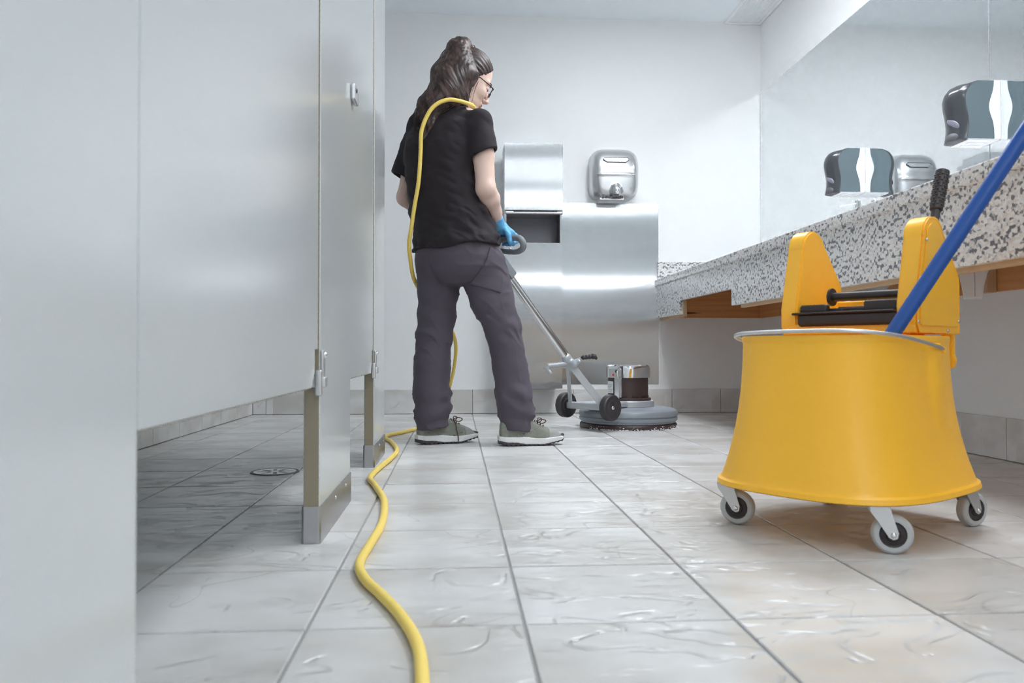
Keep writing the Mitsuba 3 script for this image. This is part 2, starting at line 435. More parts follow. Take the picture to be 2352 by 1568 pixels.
# ribbed panel in the ceiling corner over the mirror
k = thing('ceiling_panel', 'long white ribbed panel set in the ceiling corner above the mirror wall', 'ceiling panel')
x0, x1, y0, y1 = 1.722, XR - 0.004, 2.6, YB - 0.004
fr = sg.box(x0, y0, x1, y1).difference(sg.box(x0 + 0.022, y0 + 0.03, x1 - 0.02, y1 - 0.022))
put('frame', extrude(fr, 0.014, mat((0, 0, ZC - 0.0135), (1, 0, 0), (0, 1, 0), (0, 0, 1))), 'mat_white', k)
put('lens', box(x0 + 0.02, x1 - 0.018, y0 + 0.02, y1 - 0.02, ZC - 0.004, ZC - 0.0005), 'mat_white', k)
put('rib', cat(*[box(x, x + 0.004, y0 + 0.03, y1 - 0.022, ZC - 0.008, ZC - 0.004) for x in np.arange(x0 + 0.03, x1 - 0.03, 0.012)]), 'mat_white', k, kind='stuff')

# ------------------------------------------------------------------ floor drain
k = thing('floor_drain', 'round slotted metal floor drain in the tiles under the stall door', 'floor drain')
dc = (-0.585, 2.625)
put('ring', lathe([(0.060, -0.002), (0.066, 0.0), (0.068, 0.0025), (0.075, 0.0025), (0.078, -0.002)], 40, (*dc, 0.001)), 'mat_dark_metal', k, smooth=30)
sl = sg.Point(*dc).buffer(0.0665)
for i in range(8):
    a = i * math.pi / 4 + 0.2
    sl = sl.difference(affinity.rotate(sg.box(dc[0] + 0.014, dc[1] - 0.0055, dc[0] + 0.055, dc[1] + 0.0055), math.degrees(a), origin=dc))
put('grate', extrude(sl, 0.0025, mat((0, 0, 0.0005), (1, 0, 0), (0, 1, 0), (0, 0, 1))), 'mat_satin', k)
put('well', lathe([(0.066, 0.0), (0.0, 0.0001)], 32, (*dc, 0.0003)), 'mat_black', k)

# ------------------------------------------------------------------ toilet stalls
XP, TH = -0.277, 0.033
def rivet(x, y, z, r=0.005):
    return dome((x, y, z), (1, 0, 0), r)
def pilaster(y0, y1, shoe, label, first):
    k = thing('stall_pilaster', label, 'stall post', 'pilasters of the toilet stalls')
    put('panel', rbox(XP - TH, XP, y0 + 0.001, y1, 0.004, 2.06, 0.003), 'mat_laminate', k, smooth=30)
    put('edge_band', rbox(XP - TH + 0.002, XP - 0.0018, y0 - 0.0012, y0 + 0.003, 0.06, 2.058, 0.001), 'mat_edge', k, label='brown edge strip')
    s = tm(cross(rrect(TH + 0.006, y1 - y0 + 0.006, 0.006, XP - TH / 2, (y0 + y1) / 2)).extrude(0.075))
    sh = put('shoe', s, 'mat_shoe_steel', k, smooth=30, label='steel floor shoe')
    for t in (0.42, 0.78):
        put('rivet', rivet(XP + 0.003, y0 + t * (y1 - y0), 0.058, 0.0045), 'mat_chrome', sh, smooth=True)
    return k
def hinge(parent, y):
    """Bottom hinge at the pilaster's edge, y is the door side of that edge."""
    h = put('hinge', cat(rbox(XP + 0.0002, XP + 0.007, y + 0.006, y + 0.028, 0.318, 0.392, 0.002), rbox(XP - 0.03, XP + 0.014, y - 0.012, y + 0.002, 0.316, 0.338, 0.003), rbox(XP + 0.0003, XP + 0.014, y, y + 0.012, 0.316, 0.338, 0.003),
            rbox(XP - 0.006, XP + 0.008, y - 0.024, y - 0.010, 0.300, 0.352, 0.003)), 'mat_zinc', parent, smooth=30, label='zinc hinge')
    for z in (0.328, 0.382):
        put('bolt', dome((XP + 0.007, y + 0.017, z), (1, 0, 0), 0.007, 0.006), 'mat_chrome', h, smooth=True)
def door(y0, y1, label, latch):
    k = thing('stall_door', label, 'stall door', 'doors of the toilet stalls')
    z0, z1, r, n = 0.318, 1.93, 0.03, 0.038
    pts = [(y0 + 0.002, z0), (y1 - n - r, z0)] + [(y1 - n - r + r * math.sin(t), z0 + 0.012 + r - r * math.cos(t)) for t in np.linspace(0.3, 1.5, 6)] + [(y1 - n, z0 + 0.075), (y1 - 0.004, z0 + 0.075), (y1 - 0.004, z1), (y0 + 0.002, z1)]
    put('panel', extrude(sg.Polygon(pts), 0.026, mat((XP - 0.029, 0, 0), (0, 1, 0), (0, 0, 1), (1, 0, 0)), 0.0015), 'mat_laminate', k)
    put('edge_band', cat(box(XP - 0.0275, XP - 0.0045, y1 - 0.0042, y1 - 0.003, z0 + 0.08, z1 - 0.002), box(XP - 0.0275, XP - 0.0045, y0 + 0.01, y1 - n - r - 0.002, z0 - 0.0012, z0 + 0.0004)), 'mat_edge', k, label='brown edge strip')
    hinge(k, y1)
    if latch:
        l = put('latch', rbox(XP + 0.0003, XP + 0.012, y0 - 0.016, y0 + 0.052, 1.048, 1.092, 0.004), 'mat_zinc', k, smooth=30, label='chrome latch plate')
        put('indicator', cat(dome((XP + 0.012, y0 + 0.002, 1.076), (1, 0, 0), 0.007, 0.004), box(XP + 0.0003, XP + 0.0115, y0 + 0.0518, y0 + 0.0555, 1.052, 1.088)), 'mat_dark_metal', l, smooth=30)
    return k
pilaster(-0.35, 0.716, True, 'blurred pale stall pilaster filling the left edge of the view, nearest the camera', True)
pilaster(1.642, 2.106, True, 'stall pilaster between the two doors, standing on a large steel floor shoe', False)
pilaster(2.705, 3.085, True, 'last stall pilaster by the yellow cord, farthest from the camera', False)
door(0.7195, 1.638, 'wide pale stall door next to the blurred near post, with a soft reflection of the woman', False)
door(2.112, 2.700, 'narrow far stall door with the chrome latch', True)
k = thing('stall_partition', 'pale stall divider panel behind the post between the two doors', 'stall partition')
put('panel', rbox(XL + 0.003, XP - TH - 0.004, 1.86, 1.885, 0.33, 1.93, 0.003), 'mat_laminate', k, smooth=30)
k2 = thing('stall_partition', 'pale stall end panel behind the farthest post', 'stall partition')
put('panel', rbox(XL + 0.003, XP - TH - 0.004, 2.98, 3.005, 0.33, 1.93, 0.003), 'mat_laminate', k2, smooth=30)
k = thing('stall_headrail', 'metal rail across the top of the stall posts', 'rail')
put('rail', rbox(XP - TH - 0.004, XP + 0.004, -0.35, 3.085, 2.061, 2.10, 0.004), 'mat_satin', k, smooth=30)

# ------------------------------------------------------------------ mirror (two sheets)
def sheet(y0, y1, label):
    k = thing('wall_mirror', label, 'mirror', 'mirrors above the vanity')
    put('glass', rbox(XR - 0.006, XR - 0.0006, y0, y1, 0.955, 2.062, 0.0012, 4), 'mat_mirror', k)
    put('edge', box(XR - 0.0058, XR - 0.0004, y0 - 0.0012, y0 + 0.0003, 0.956, 2.061), 'mat_pale_grey', k)
    return k
sheet(2.800, YB - 0.008, 'large frameless mirror on the right wall reaching into the far corner')
sheet(0.30, 2.796, 'frameless mirror sheet right of the vertical joint, nearest the camera')
YM = XR - 0.006     # the mirror's face

# ------------------------------------------------------------------ vanity
k = thing('vanity_counter', 'speckled granite vanity counter with a deep apron along the mirror wall', 'counter')
XC = 1.275
YN = 0.2            # the near end, outside the frame
zt, lip, zb, zn = 0.846, 0.042, 0.604, 0.683
put('worktop', rbox(XC - 0.012, XR - 0.001, YN, YB - 0.001, zt - lip, zt, 0.004), 'mat_granite', k, smooth=30)
ap = sg.Polygon([(YN, zb), (3.625, zb), (3.625, zn), (4.485, zn), (4.485, zb), (YB - 0.002, zb), (YB - 0.002, zt - lip), (YN, zt - lip)])
put('apron', extrude(ap, 0.020, mat((XC, 0, 0), (0, 1, 0), (0, 0, 1), (1, 0, 0))), 'mat_granite', k)
put('backsplash', rbox(XC + 0.004, XR - 0.007, YB - 0.022, YB - 0.001, zt, 0.962, 0.002), 'mat_granite', k, smooth=30)
put('backsplash', rbox(XR - 0.024, XR - 0.001, YN, YB - 0.024, zt, 0.953, 0.002), 'mat_granite', k, smooth=30)
for a, b in ((YN, 3.56), (4.475, YB - 0.004)):
    put('backing_strip', rbox(XC + 0.0205, XC + 0.040, a, b, zb - 0.014, zn - 0.02 if b < 4 else zn, 0.002), 'mat_pale_wood', k, smooth=30, label='pale wood strip under the apron')
put('subtop', box(XC + 0.021, XR - 0.028, YN, YB - 0.03, zt - lip - 0.02, zt - lip - 0.0005), 'mat_wood', k)
put('ledger', rbox(XR - 0.026, XR - 0.001, YN, YB - 0.028, 0.606, zt - lip - 0.021, 0.002), 'mat_wood', k, smooth=30, label='brown wood board along the wall')
put('ledger', rbox(XC + 0.06, XR - 0.001, YB - 0.026, YB - 0.001, 0.606, zt - lip - 0.021, 0.002), 'mat_wood', k, smooth=30, label='brown wood board on the end wall')
put('wood_block', rbox(XR - 0.064, XR - 0.027, 2.735, 2.775, 0.602, zt - lip - 0.021, 0.002), 'mat_pale_wood', k, smooth=30)
# sinks hanging below, seen only from underneath
for y, lab in ((3.18, 'steel underside of a sink basin under the counter, behind the mop bucket'), (1.2, 'steel underside of the near sink basin under the counter')):
    b = thing('sink_basin', lab, 'sink', 'sinks of the vanity')
    pr = [(0.001, -0.165), (0.06, -0.164), (0.12, -0.15), (0.155, -0.12), (0.17, -0.06), (0.175, 0.0), (0.20, 0.0)]
    s = lathe(pr, 40); s.apply_scale((1.0, 1.15, 1)); s.apply_translation((1.62, y, zt - lip - 0.0215))
    put('bowl', s, 'mat_satin', b, smooth=40)
    put('flange', lathe([(0.001, -0.03), (0.034, -0.03), (0.04, -0.02), (0.04, 0.0)], 24, (1.62, y, zt - lip - 0.187)), 'mat_chrome', b, smooth=30)
k = thing('drain_cover', 'white tapered plastic drain pipe cover hanging under the counter by the right edge', 'pipe cover')
prof = [(-0.044, 0.10), (-0.040, 0.06), (-0.032, 0.02), (-0.026, -0.02), (0.022, -0.02), (0.026, 0.02), (0.036, 0.06), (0.045, 0.09), (0.046, 0.185), (-0.043, 0.185)]
m = extrude(sg.Polygon(prof).buffer(0.003), 0.075, mat((1.735, 2.565, 0.588), (0.84, -0.54, 0), (0, 0, 1), (-0.54, -0.84, 0)), 0.004)
put('shell', m, 'mat_white', k)
put('seam', extrude(sg.box(0.001, -0.018, 0.0035, 0.135), 0.0012, mat(np.array((1.735, 2.565, 0.588)) + 0.075 * np.array((-0.54, -0.84, 0)), (0.84, -0.54, 0), (0, 0, 1), (-0.54, -0.84, 0))), 'mat_pale_grey', k)
k = thing('supply_hose', 'thin black supply hoses drooping under the counter behind the wringer', 'hose')
put('hose', cat(tube(spline([(1.60, 2.62, 0.75), (1.60, 2.66, 0.66), (1.60, 2.74, 0.635), (1.60, 2.85, 0.65), (1.60, 2.9, 0.70)]), 0.006, 8), tube(spline([(1.6, 2.60, 0.75), (1.6, 2.595, 0.68), (1.6, 2.57, 0.62)]), 0.005, 8)), 'mat_black', k, smooth=True)

# ------------------------------------------------------------------ soap dispensers on the mirror
def dispenser(y0, label):
    k = thing('soap_dispenser', label, 'soap dispenser', 'soap dispensers on the mirror')
    W, zb_, zt_ = 0.118, 1.158, 1.368
    def side(grow=0.0, dz=0.0):
        q = [(0.0, zt_), (0.085, zt_ - 0.001), (0.112, zt_ - 0.014), (0.128, zt_ - 0.035), (0.135, zt_ - 0.06), (0.132, zt_ - 0.09), (0.124, zt_ - 0.125), (0.121, zt_ - 0.16), (0.124, zt_ - 0.19), (0.128, zb_), (0.0, zb_)]
        return q
    def xz(q):  # distance from the mirror -> polygon in (d, z)
        return sg.Polygon(q)
    M = mat((YM - 0.0005, y0, 0), (-1, 0, 0), (0, 0, 1), (0, 1, 0))
    q = side()
    wav = [(0.022 + 0.020 * math.exp(-((z - (zt_ - 0.095)) / 0.05) ** 2), z) for z in np.linspace(zt_, zb_, 24)]
    whitep = sg.Polygon([(0.0, zt_)] + wav + [(0.0, zb_)])
    bodyp = sg.Polygon(q).difference(whitep).buffer(0)
    put('side_body', extrude(bodyp, W, M), 'mat_smoke_side', k, smooth=30, label='grey translucent side')
    put('back_plate', extrude(whitep.buffer(0.0008), W + 0.003, mat((YM - 0.0015, y0 - 0.0015, 0), (-1, 0, 0), (0, 0, 1), (0, 1, 0))), 'mat_white', k, smooth=30, label='white back plate with a wavy edge')
    # front cover: bowed out in plan, follows the side's waist
    front = np.array(q[1:-1])
    s = np.linspace(0, 1, len(front))
    fz = np.interp(np.linspace(0, 1, 26), s, front[:, 1]); fd = np.interp(np.linspace(0, 1, 26), s, front[:, 0])
    nv = 17
    V = []
    for z, d in zip(fz, fd):
        drop = 0.028 * max(0, (zb_ + 0.06 - z) / 0.06) ** 2
        for j in range(nv):
            t = j / (nv - 1)
            bow = 0.034 * (1 - (2 * t - 1) ** 2) ** 0.75
            low = 0.0
            V.append((YM - 0.001 - d - 0.001 - bow * (0.35 if z > zt_ - 0.008 else 1), y0 - 0.001 + (W + 0.002) * t, z - low))
    V = np.array(V); Fq = []
    for i in range(25):
        for j in range(nv - 1):
            a = i * nv + j
            Fq.append((a, a + 1, a + nv + 1, a + nv))
    # back faces close it
    Vb = V.copy(); Vb[:, 0] = np.maximum(Vb[:, 0], 0); Vb[:, 0] = np.repeat([YM - 0.002 - max(d - 0.004, 0.01) for d in fd], nv)
    Fb = [tuple(len(V) + np.array(f)[::-1]) for f in Fq]
    rim = []
    loop = [j for j in range(nv)] + [i * nv + nv - 1 for i in range(1, 26)] + [25 * nv + j for j in range(nv - 2, -1, -1)] + [i * nv for i in range(24, 0, -1)]
    for a, b in zip(loop, loop[1:] + loop[:1]):
        rim.append((b, a, len(V) + a, len(V) + b))
    qd = np.array(Fq + Fb + rim)
    mesh = trimesh.Trimesh(np.vstack([V, Vb]), np.vstack([qd[:, [0, 1, 2]], qd[:, [0, 2, 3]]]), process=False)
    mesh.fix_normals()
    put('front_cover', mesh, 'mat_smoke', k, smooth=40, label='dark smoked front cover')
    R = mat((YM - 0.152, y0 + 0.042, zb_ + 0.062), (-0.18, 0.80, 0.57), (0.0, -0.58, 0.81), (-0.98, -0.15, -0.10))
    win = lathe([(0.0, 0.006)] + [(math.cos(t), 0.006 * math.sin(t)) for t in np.linspace(1.4, 0, 6)], 24)
    win.apply_scale((0.033, 0.0135, 1.0)); win.apply_transform(R)
    put('window', win, 'mat_window', k, smooth=True, label='oval grey sight window')
    lm = nets(lambda P: np.maximum(ellip(P, (YM - 0.128, y0 + 0.055, zb_ + 0.006), (0.038, 0.045, 0.036)), zb_ - 0.004 - P[:, 2]), (YM - 0.18, y0, zb_ - 0.012), (YM - 0.08, y0 + 0.11, zb_ + 0.05), 0.004)
    put('push_bar', lm, 'mat_dark_metal', k, smooth=True)
    put('base_plate', cat(rbox(YM - 0.120, YM - 0.002, y0 + 0.004, y0 + W - 0.004, zb_ - 0.006, zb_ + 0.002, 0.001), rbox(YM - 0.10, YM - 0.03, y0 + 0.03, y0 + 0.05, zb_ - 0.010, zb_ - 0.004, 0.001), rbox(YM - 0.10, YM - 0.03, y0 + 0.07, y0 + 0.09, zb_ - 0.010, zb_ - 0.004, 0.001)), 'mat_white', k)
dispenser(2.737, 'dark soap dispenser nearer the camera, high on the mirror at the right edge')
dispenser(3.695, 'dark soap dispenser farther down the mirror, above the chrome tap')

k = thing('faucet', 'chrome tap with a white lever under the far soap dispenser', 'faucet')
fx, fy = 1.918, 3.69
put('column', cat(lathe([(0.0, 0.8465), (0.020, 0.8465), (0.020, 0.852), (0.0125, 0.858), (0.0125, 1.06), (0.015, 1.064), (0.015, 1.078), (0.0125, 1.082), (0.0125, 1.112), (0.009, 1.118), (0.0, 1.118)], 24, (fx, fy, 0)),), 'mat_chrome', k, smooth=30)
put('spout', tube(spline([(fx, fy, 0.93), (fx - 0.03, fy, 0.945), (fx - 0.09, fy, 0.945), (fx - 0.11, fy, 0.925)]), 0.010, 12), 'mat_chrome', k, smooth=True)
put('lever', rbox(-0.085, 0.0, -0.008, 0.008, -0.003, 0.003, 0.002), 'mat_white', k, smooth=30, to_world=T().translate([fx - 0.005, fy, 1.100]).rotate([0, 1, 0], -12))

# ------------------------------------------------------------------ back wall: towel unit, steel sheet, hand dryer
def uvbox(x0, x1, y0, y1, z0, z1):
    b = box(x0, x1, y0, y1, z0, z1)
    m = trimesh.Trimesh(b.vertices[b.faces].reshape(-1, 3), np.arange(36).reshape(-1, 3), process=False)
    return m, np.c_[m.vertices[:, 0] + m.vertices[:, 1], m.vertices[:, 2]]
def steel(name, parent, x0, x1, y0, y1, z0, z1, label=None, **kw):
    m, uv = uvbox(x0, x1, y0, y1, z0, z1)
    return put(name, m, 'mat_steel', parent, uv=uv, label=label, **kw)
k = thing('wall_sheet', 'brushed stainless steel splash sheet on the far wall under the hand dryer', 'metal sheet')
steel('sheet', k, 0.640, 1.288, YB - 0.004, YB - 0.0005, 0.183, 1.336)
put('bolt', dome((0.66, YB - 0.004, 1.32), (0, -1, 0), 0.004), 'mat_satin', k, smooth=True)

YF = 4.75
k = thing('towel_unit', 'tall stainless paper towel dispenser with a waste bin below, beside the woman', 'towel dispenser')
ux0, ux1 = 0.284, 0.632
# carcass: back, sides and floor of the niche
steel('back_box', k, ux0 + 0.012, ux1 - 0.012, YF + 0.15, YB - 0.0005, 0.19, 1.60)
steel('side', k, ux0 + 0.002, ux0 + 0.012, YF + 0.006, YB - 0.002, 0.19, 1.60)
steel('side', k, ux1 - 0.012, ux1 - 0.002, YF + 0.006, YB - 0.002, 0.19, 1.60)
put('niche_back', box(ux0 + 0.013, ux1 - 0.013, YF + 0.14, YF + 0.149, 1.02, 1.24), 'mat_dark_metal', k, label='dark back of the towel slot')
for x in (ux0 + 0.0125, ux1 - 0.0145):
    put('niche_side', box(x, x + 0.002, YF + 0.01, YF + 0.14, 1.02, 1.24), 'mat_dark_metal', k)
wm, wuv = uvbox(ux0 - 0.002, ux1, YF - 0.004, YF + 0.13, 0.168, 1.042)
w = put("waste_bin", wm, "mat_steel", k, uv=wuv, label="stainless waste bin front")
put('lock', dome((ux0 + 0.035, YF - 0.004, 1.005), (0, -1, 0), 0.008, 0.004), 'mat_chrome', w, smooth=True)
c = steel('towel_cabinet', k, ux0, ux1 + 0.004, YF - 0.012, YF + 0.20, 1.236, 1.636, label='stainless towel cabinet')
# arched thumb recess plate at the cabinet's foot
th = np.linspace(0, math.pi, 25)
arch = sg.Polygon([(ux0 + 0.006 + (ux1 - ux0 - 0.01) * (0.5 - 0.5 * math.cos(t)), 1.240 + 0.044 * math.sin(t) ** 1.3) for t in th] + [(ux1 - 0.004, 1.238), (ux0 + 0.006, 1.238)])
am = extrude(arch.buffer(0), 0.003, mat((0, YF - 0.0145, 0), (1, 0, 0), (0, 0, 1), (0, 1, 0)))
put('thumb_plate', am, 'mat_steel', c, uv=np.c_[am.vertices[:, 0], am.vertices[:, 2]])
put('lip', rbox(ux0 + 0.002, ux1 + 0.003, YF - 0.008, YF + 0.16, 1.212, 1.235, 0.008), 'mat_satin', c, smooth=30)
put('slot', box(ux0 + 0.055, ux1 - 0.03, YF - 0.0088, YF + 0.02, 1.226, 1.231), 'mat_black', c)
put('side_slit', box(ux0 - 0.0012, ux0 + 0.001, YF + 0.012, YF + 0.02, 1.45, 1.625), 'mat_dark_metal', c)

k = thing('hand_dryer', 'silver automatic hand dryer on the far wall above the steel sheet', 'hand dryer')
dx, dz, dw, dh, dd = 0.985, 1.503, 0.152, 0.160, 0.165
# rounded, softly domed shell: superellipse outline swept forward, with a lower brow step
def dryer_f(P):
    x = (P[:, 0] - dx) / dw; z = (P[:, 2] - dz) / dh; y = (YB - P[:, 1])
    out = ((np.abs(x) ** 4.5 + np.abs(z) ** 4.5) ** (1 / 4.5) - 1) * 0.15
    fz = (P[:, 2] - dz) / dh
    depth = dd - 0.055 * np.clip((fz - 0.15) / 0.85, 0, 1) ** 1.6 - 0.016 * np.clip((-fz - 0.1) / 0.9, 0, 1) ** 1.5 - 0.030 * np.abs(x) ** 4
    depth = depth + 0.006 * np.exp(-((fz + 0.1) / 0.05) ** 2) * (np.abs(x) < 0.8)
    d = smax(out, y - depth, 0.05)
    nose = ellip(P, (dx, YB - 0.135, dz - 0.118), (0.038, 0.055, 0.05))
    return smin(np.maximum(d, -y), np.maximum(nose, dz - dh + 0.008 - P[:, 2]), 0.012)
put('shell', nets(dryer_f, (dx - 0.18, YB - 0.22, dz - 0.19), (dx + 0.18, YB + 0.002, dz + 0.19), 0.006), 'mat_satin', k, smooth=True)
br = sg.Polygon([(-0.079, 0.0), (-0.072, 0.009), (0.072, 0.009), (0.079, 0.0), (0.058, -0.017), (-0.058, -0.017)]).buffer(0.003)
ys_ = np.linspace(YB - 0.21, YB - 0.05, 600)
surf = lambda x, z: ys_[np.argmax(dryer_f(np.c_[np.full(600, x), ys_, np.full(600, z)].astype(np.float32)) < 0)]
zc_ = dz + 0.078
yb_ = surf(dx, zc_ - 0.004)
put('window_frame', extrude(br.difference(br.buffer(-0.0025)), 0.012, mat((dx, yb_ - 0.006, zc_), (1, 0, 0), (0, 0.25, 0.97), (0, 0.97, -0.25))), 'mat_dark_metal', k)
put('window', extrude(br.buffer(-0.002), 0.010, mat((dx, yb_ - 0.004, zc_), (1, 0, 0), (0, 0.25, 0.97), (0, 0.97, -0.25))), 'mat_satin', k)
put('nozzle', rbox(dx - 0.10, dx + 0.055, YB - 0.13, YB - 0.03, dz - dh - 0.014, dz - dh + 0.006, 0.006), 'mat_zinc', k, smooth=30)
put('nozzle_rib', cat(*[box(x, x + 0.003, YB - 0.150, YB - 0.05, dz - dh - 0.002, dz - dh + 0.010) for x in np.arange(dx - 0.085, dx + 0.05, 0.009)]), 'mat_dark_metal', k, kind='stuff')
put('outlet', rbox(dx - 0.016, dx + 0.012, surf(dx, dz - 0.147) - 0.003, surf(dx, dz - 0.147) + 0.008, dz - 0.150, dz - 0.143, 0.003), 'mat_black', k, smooth=30)
ar = sg.Polygon([(-0.013, 0), (0, -0.013), (0.013, 0), (0.007, 0), (0, -0.007), (-0.007, 0)])
put('arrow_mark', extrude(ar, 0.004, mat((dx, surf(dx, dz - 0.134) - 0.002, dz - 0.128), (1, 0, 0), (0, 0, 1), (0, 1, 0))), 'mat_white', k)
put('arrow_slit', cat(*[box(dx + s * 0.0055 - 0.0015, dx + s * 0.0055 + 0.0015, surf(dx, dz - 0.116) - 0.002, surf(dx, dz - 0.116) + 0.003, dz - 0.121, dz - 0.111) for s in (-1, 1)]), 'mat_dark_metal', k)

# ------------------------------------------------------------------ mop bucket
BC, BA = np.array([0.873, 1.736, 0.0]), 0.614
BU, BV = np.array([math.sin(BA), -math.cos(BA), 0]), np.array([math.cos(BA), math.sin(BA), 0])
BM = mat(BC, BU, BV, (0, 0, 1))
def bk(mesh):
    m = mesh.copy(); m.apply_transform(BM); return m
def ringpts(a, b, r, n=14):
    return np.array([(sx * (a - r) + r * math.cos(math.radians(o + t)), sy * (b - r) + r * math.sin(math.radians(o + t))) for sx, sy, o in ((1, 1, 0), (-1, 1, 90), (-1, -1, 180), (1, -1, 270)) for t in np.linspace(0, 90, n)])
bucket = thing('mop_bucket', 'big yellow plastic mop bucket on grey casters in the right foreground', 'mop bucket')
def flare(z):
    t = np.clip((0.42 - z) / 0.325, 0, 1.05)
    g = 0.10 * t + 0.90 * t ** 2.5
    return 0.173 + 0.062 * g, 0.234 + 0.038 * g, 3.2 - 0.25 * g
def loft(rings, close0=True, close1=True):
    n = len(rings[0]); v = np.vstack(rings); f = []
    k = np.arange(n); k2 = (k + 1) % n
    for i in range(len(rings) - 1):
        o, o2 = i * n, (i + 1) * n
        f += [np.c_[o + k, o + k2, o2 + k2], np.c_[o + k, o2 + k2, o2 + k]]
    ex = []
    if close0:
        v = np.vstack([v, rings[0].mean(0)]); f.append(np.c_[k2, k, np.full(n, len(v) - 1)])
    if close1:
        v = np.vstack([v, rings[-1].mean(0)]); o = (len(rings) - 1) * n; f.append(np.c_[o + k, o + k2, np.full(n, len(v) - 1)])
    return trimesh.Trimesh(v, np.vstack(f), process=False)
rings = []
def lugged(p, z):
    # the moulded lug below each bail end: a fin that tapers away downward
    s = np.exp(-((p[:, 1] - 0.040) / 0.030) ** 4) * np.clip((z - 0.20) / 0.12, 0, 1) * np.clip((0.418 - z) / 0.02, 0, 1)
    q = p.copy(); q[:, 0] += np.sign(p[:, 0]) * 0.011 * s * (np.abs(p[:, 0]) > 0.1)
    return q
def ring_at(z, grow=0.0, lug=True, n=14):
    a, b, e = flare(z)
    t = np.linspace(0, 2 * np.pi, 240, endpoint=False); c_, s_ = np.cos(t), np.sin(t)
    p = np.c_[(a + grow) * np.sign(c_) * np.abs(c_) ** (2 / e), (b + grow) * np.sign(s_) * np.abs(s_) ** (2 / e)]
    # denser long sides so that the lug has vertices
    q = []
    for c, d in zip(p, np.roll(p, -1, 0)):
        L = np.linalg.norm(d - c); m = max(1, int(L / 0.008))
        q += [c + (d - c) * i / m for i in range(m)]
    q = np.array(q)
    return q
def resampled(z, grow=0.0):
    q = ring_at(z, grow); q = np.vstack([q, q[:1]])
    s = np.r_[0, np.cumsum(np.linalg.norm(np.diff(q, axis=0), axis=1))]
    t = np.linspace(0, s[-1], 241)[:-1]
    return np.c_[np.interp(t, s, q[:, 0]), np.interp(t, s, q[:, 1])]
lift = lambda p, z: np.c_[p, np.full(len(p), z)]
zs = list(np.linspace(0.112, 0.405, 34))
rings = [lift(resampled(0.10, -0.03), 0.098), lift(resampled(0.098, 0.001), 0.095), lift(resampled(0.098, 0.0045), 0.0975), lift(resampled(0.105, 0.0045), 0.107), lift(resampled(0.11, 0.001), 0.1105)]
rings += [lift(lugged(resampled(z), z), z) for z in zs]
rings += [lift(resampled(0.42, 0.0005), 0.408), lift(resampled(0.42, 0.0018), 0.411), lift(resampled(0.42, 0.0018), 0.419), lift(resampled(0.42, 0.001), 0.422), lift(resampled(0.42, -0.003), 0.420)]
rings += [lift(resampled(z, -0.004), z) for z in (0.40, 0.33, 0.26, 0.20, 0.15, 0.118)]
put('tub', bk(loft(rings)), 'mat_yellow', bucket, smooth=40)
wire = [(0.184, 0.058, 0.394), (0.188, 0.03, 0.398), (0.188, -0.05, 0.409), (0.178, -0.13, 0.420), (0.150, -0.195, 0.427), (0.10, -0.230, 0.430), (0.0, -0.244, 0.430), (-0.10, -0.236, 0.428), (-0.152, -0.199, 0.423), (-0.178, -0.13, 0.414), (-0.184, -0.05, 0.405), (-0.186, 0.03, 0.396), (-0.184, 0.058, 0.392)]
put('bail_handle', bk(tube(spline(wire, 8), 0.0042, 10)), 'mat_zinc', bucket, smooth=True, label='steel wire bail handle')
put('bail_eye', bk(cat(*[rod((s * 0.170, 0.06, 0.392), (s * 0.188, 0.06, 0.392), 0.007, 12) for s in (1,)])), 'mat_yellow', bucket, smooth=30)
put('bail_eye', bk(rod((-0.170, 0.06, 0.392), (-0.188, 0.06, 0.392), 0.007, 12)), 'mat_yellow', bucket, smooth=30)
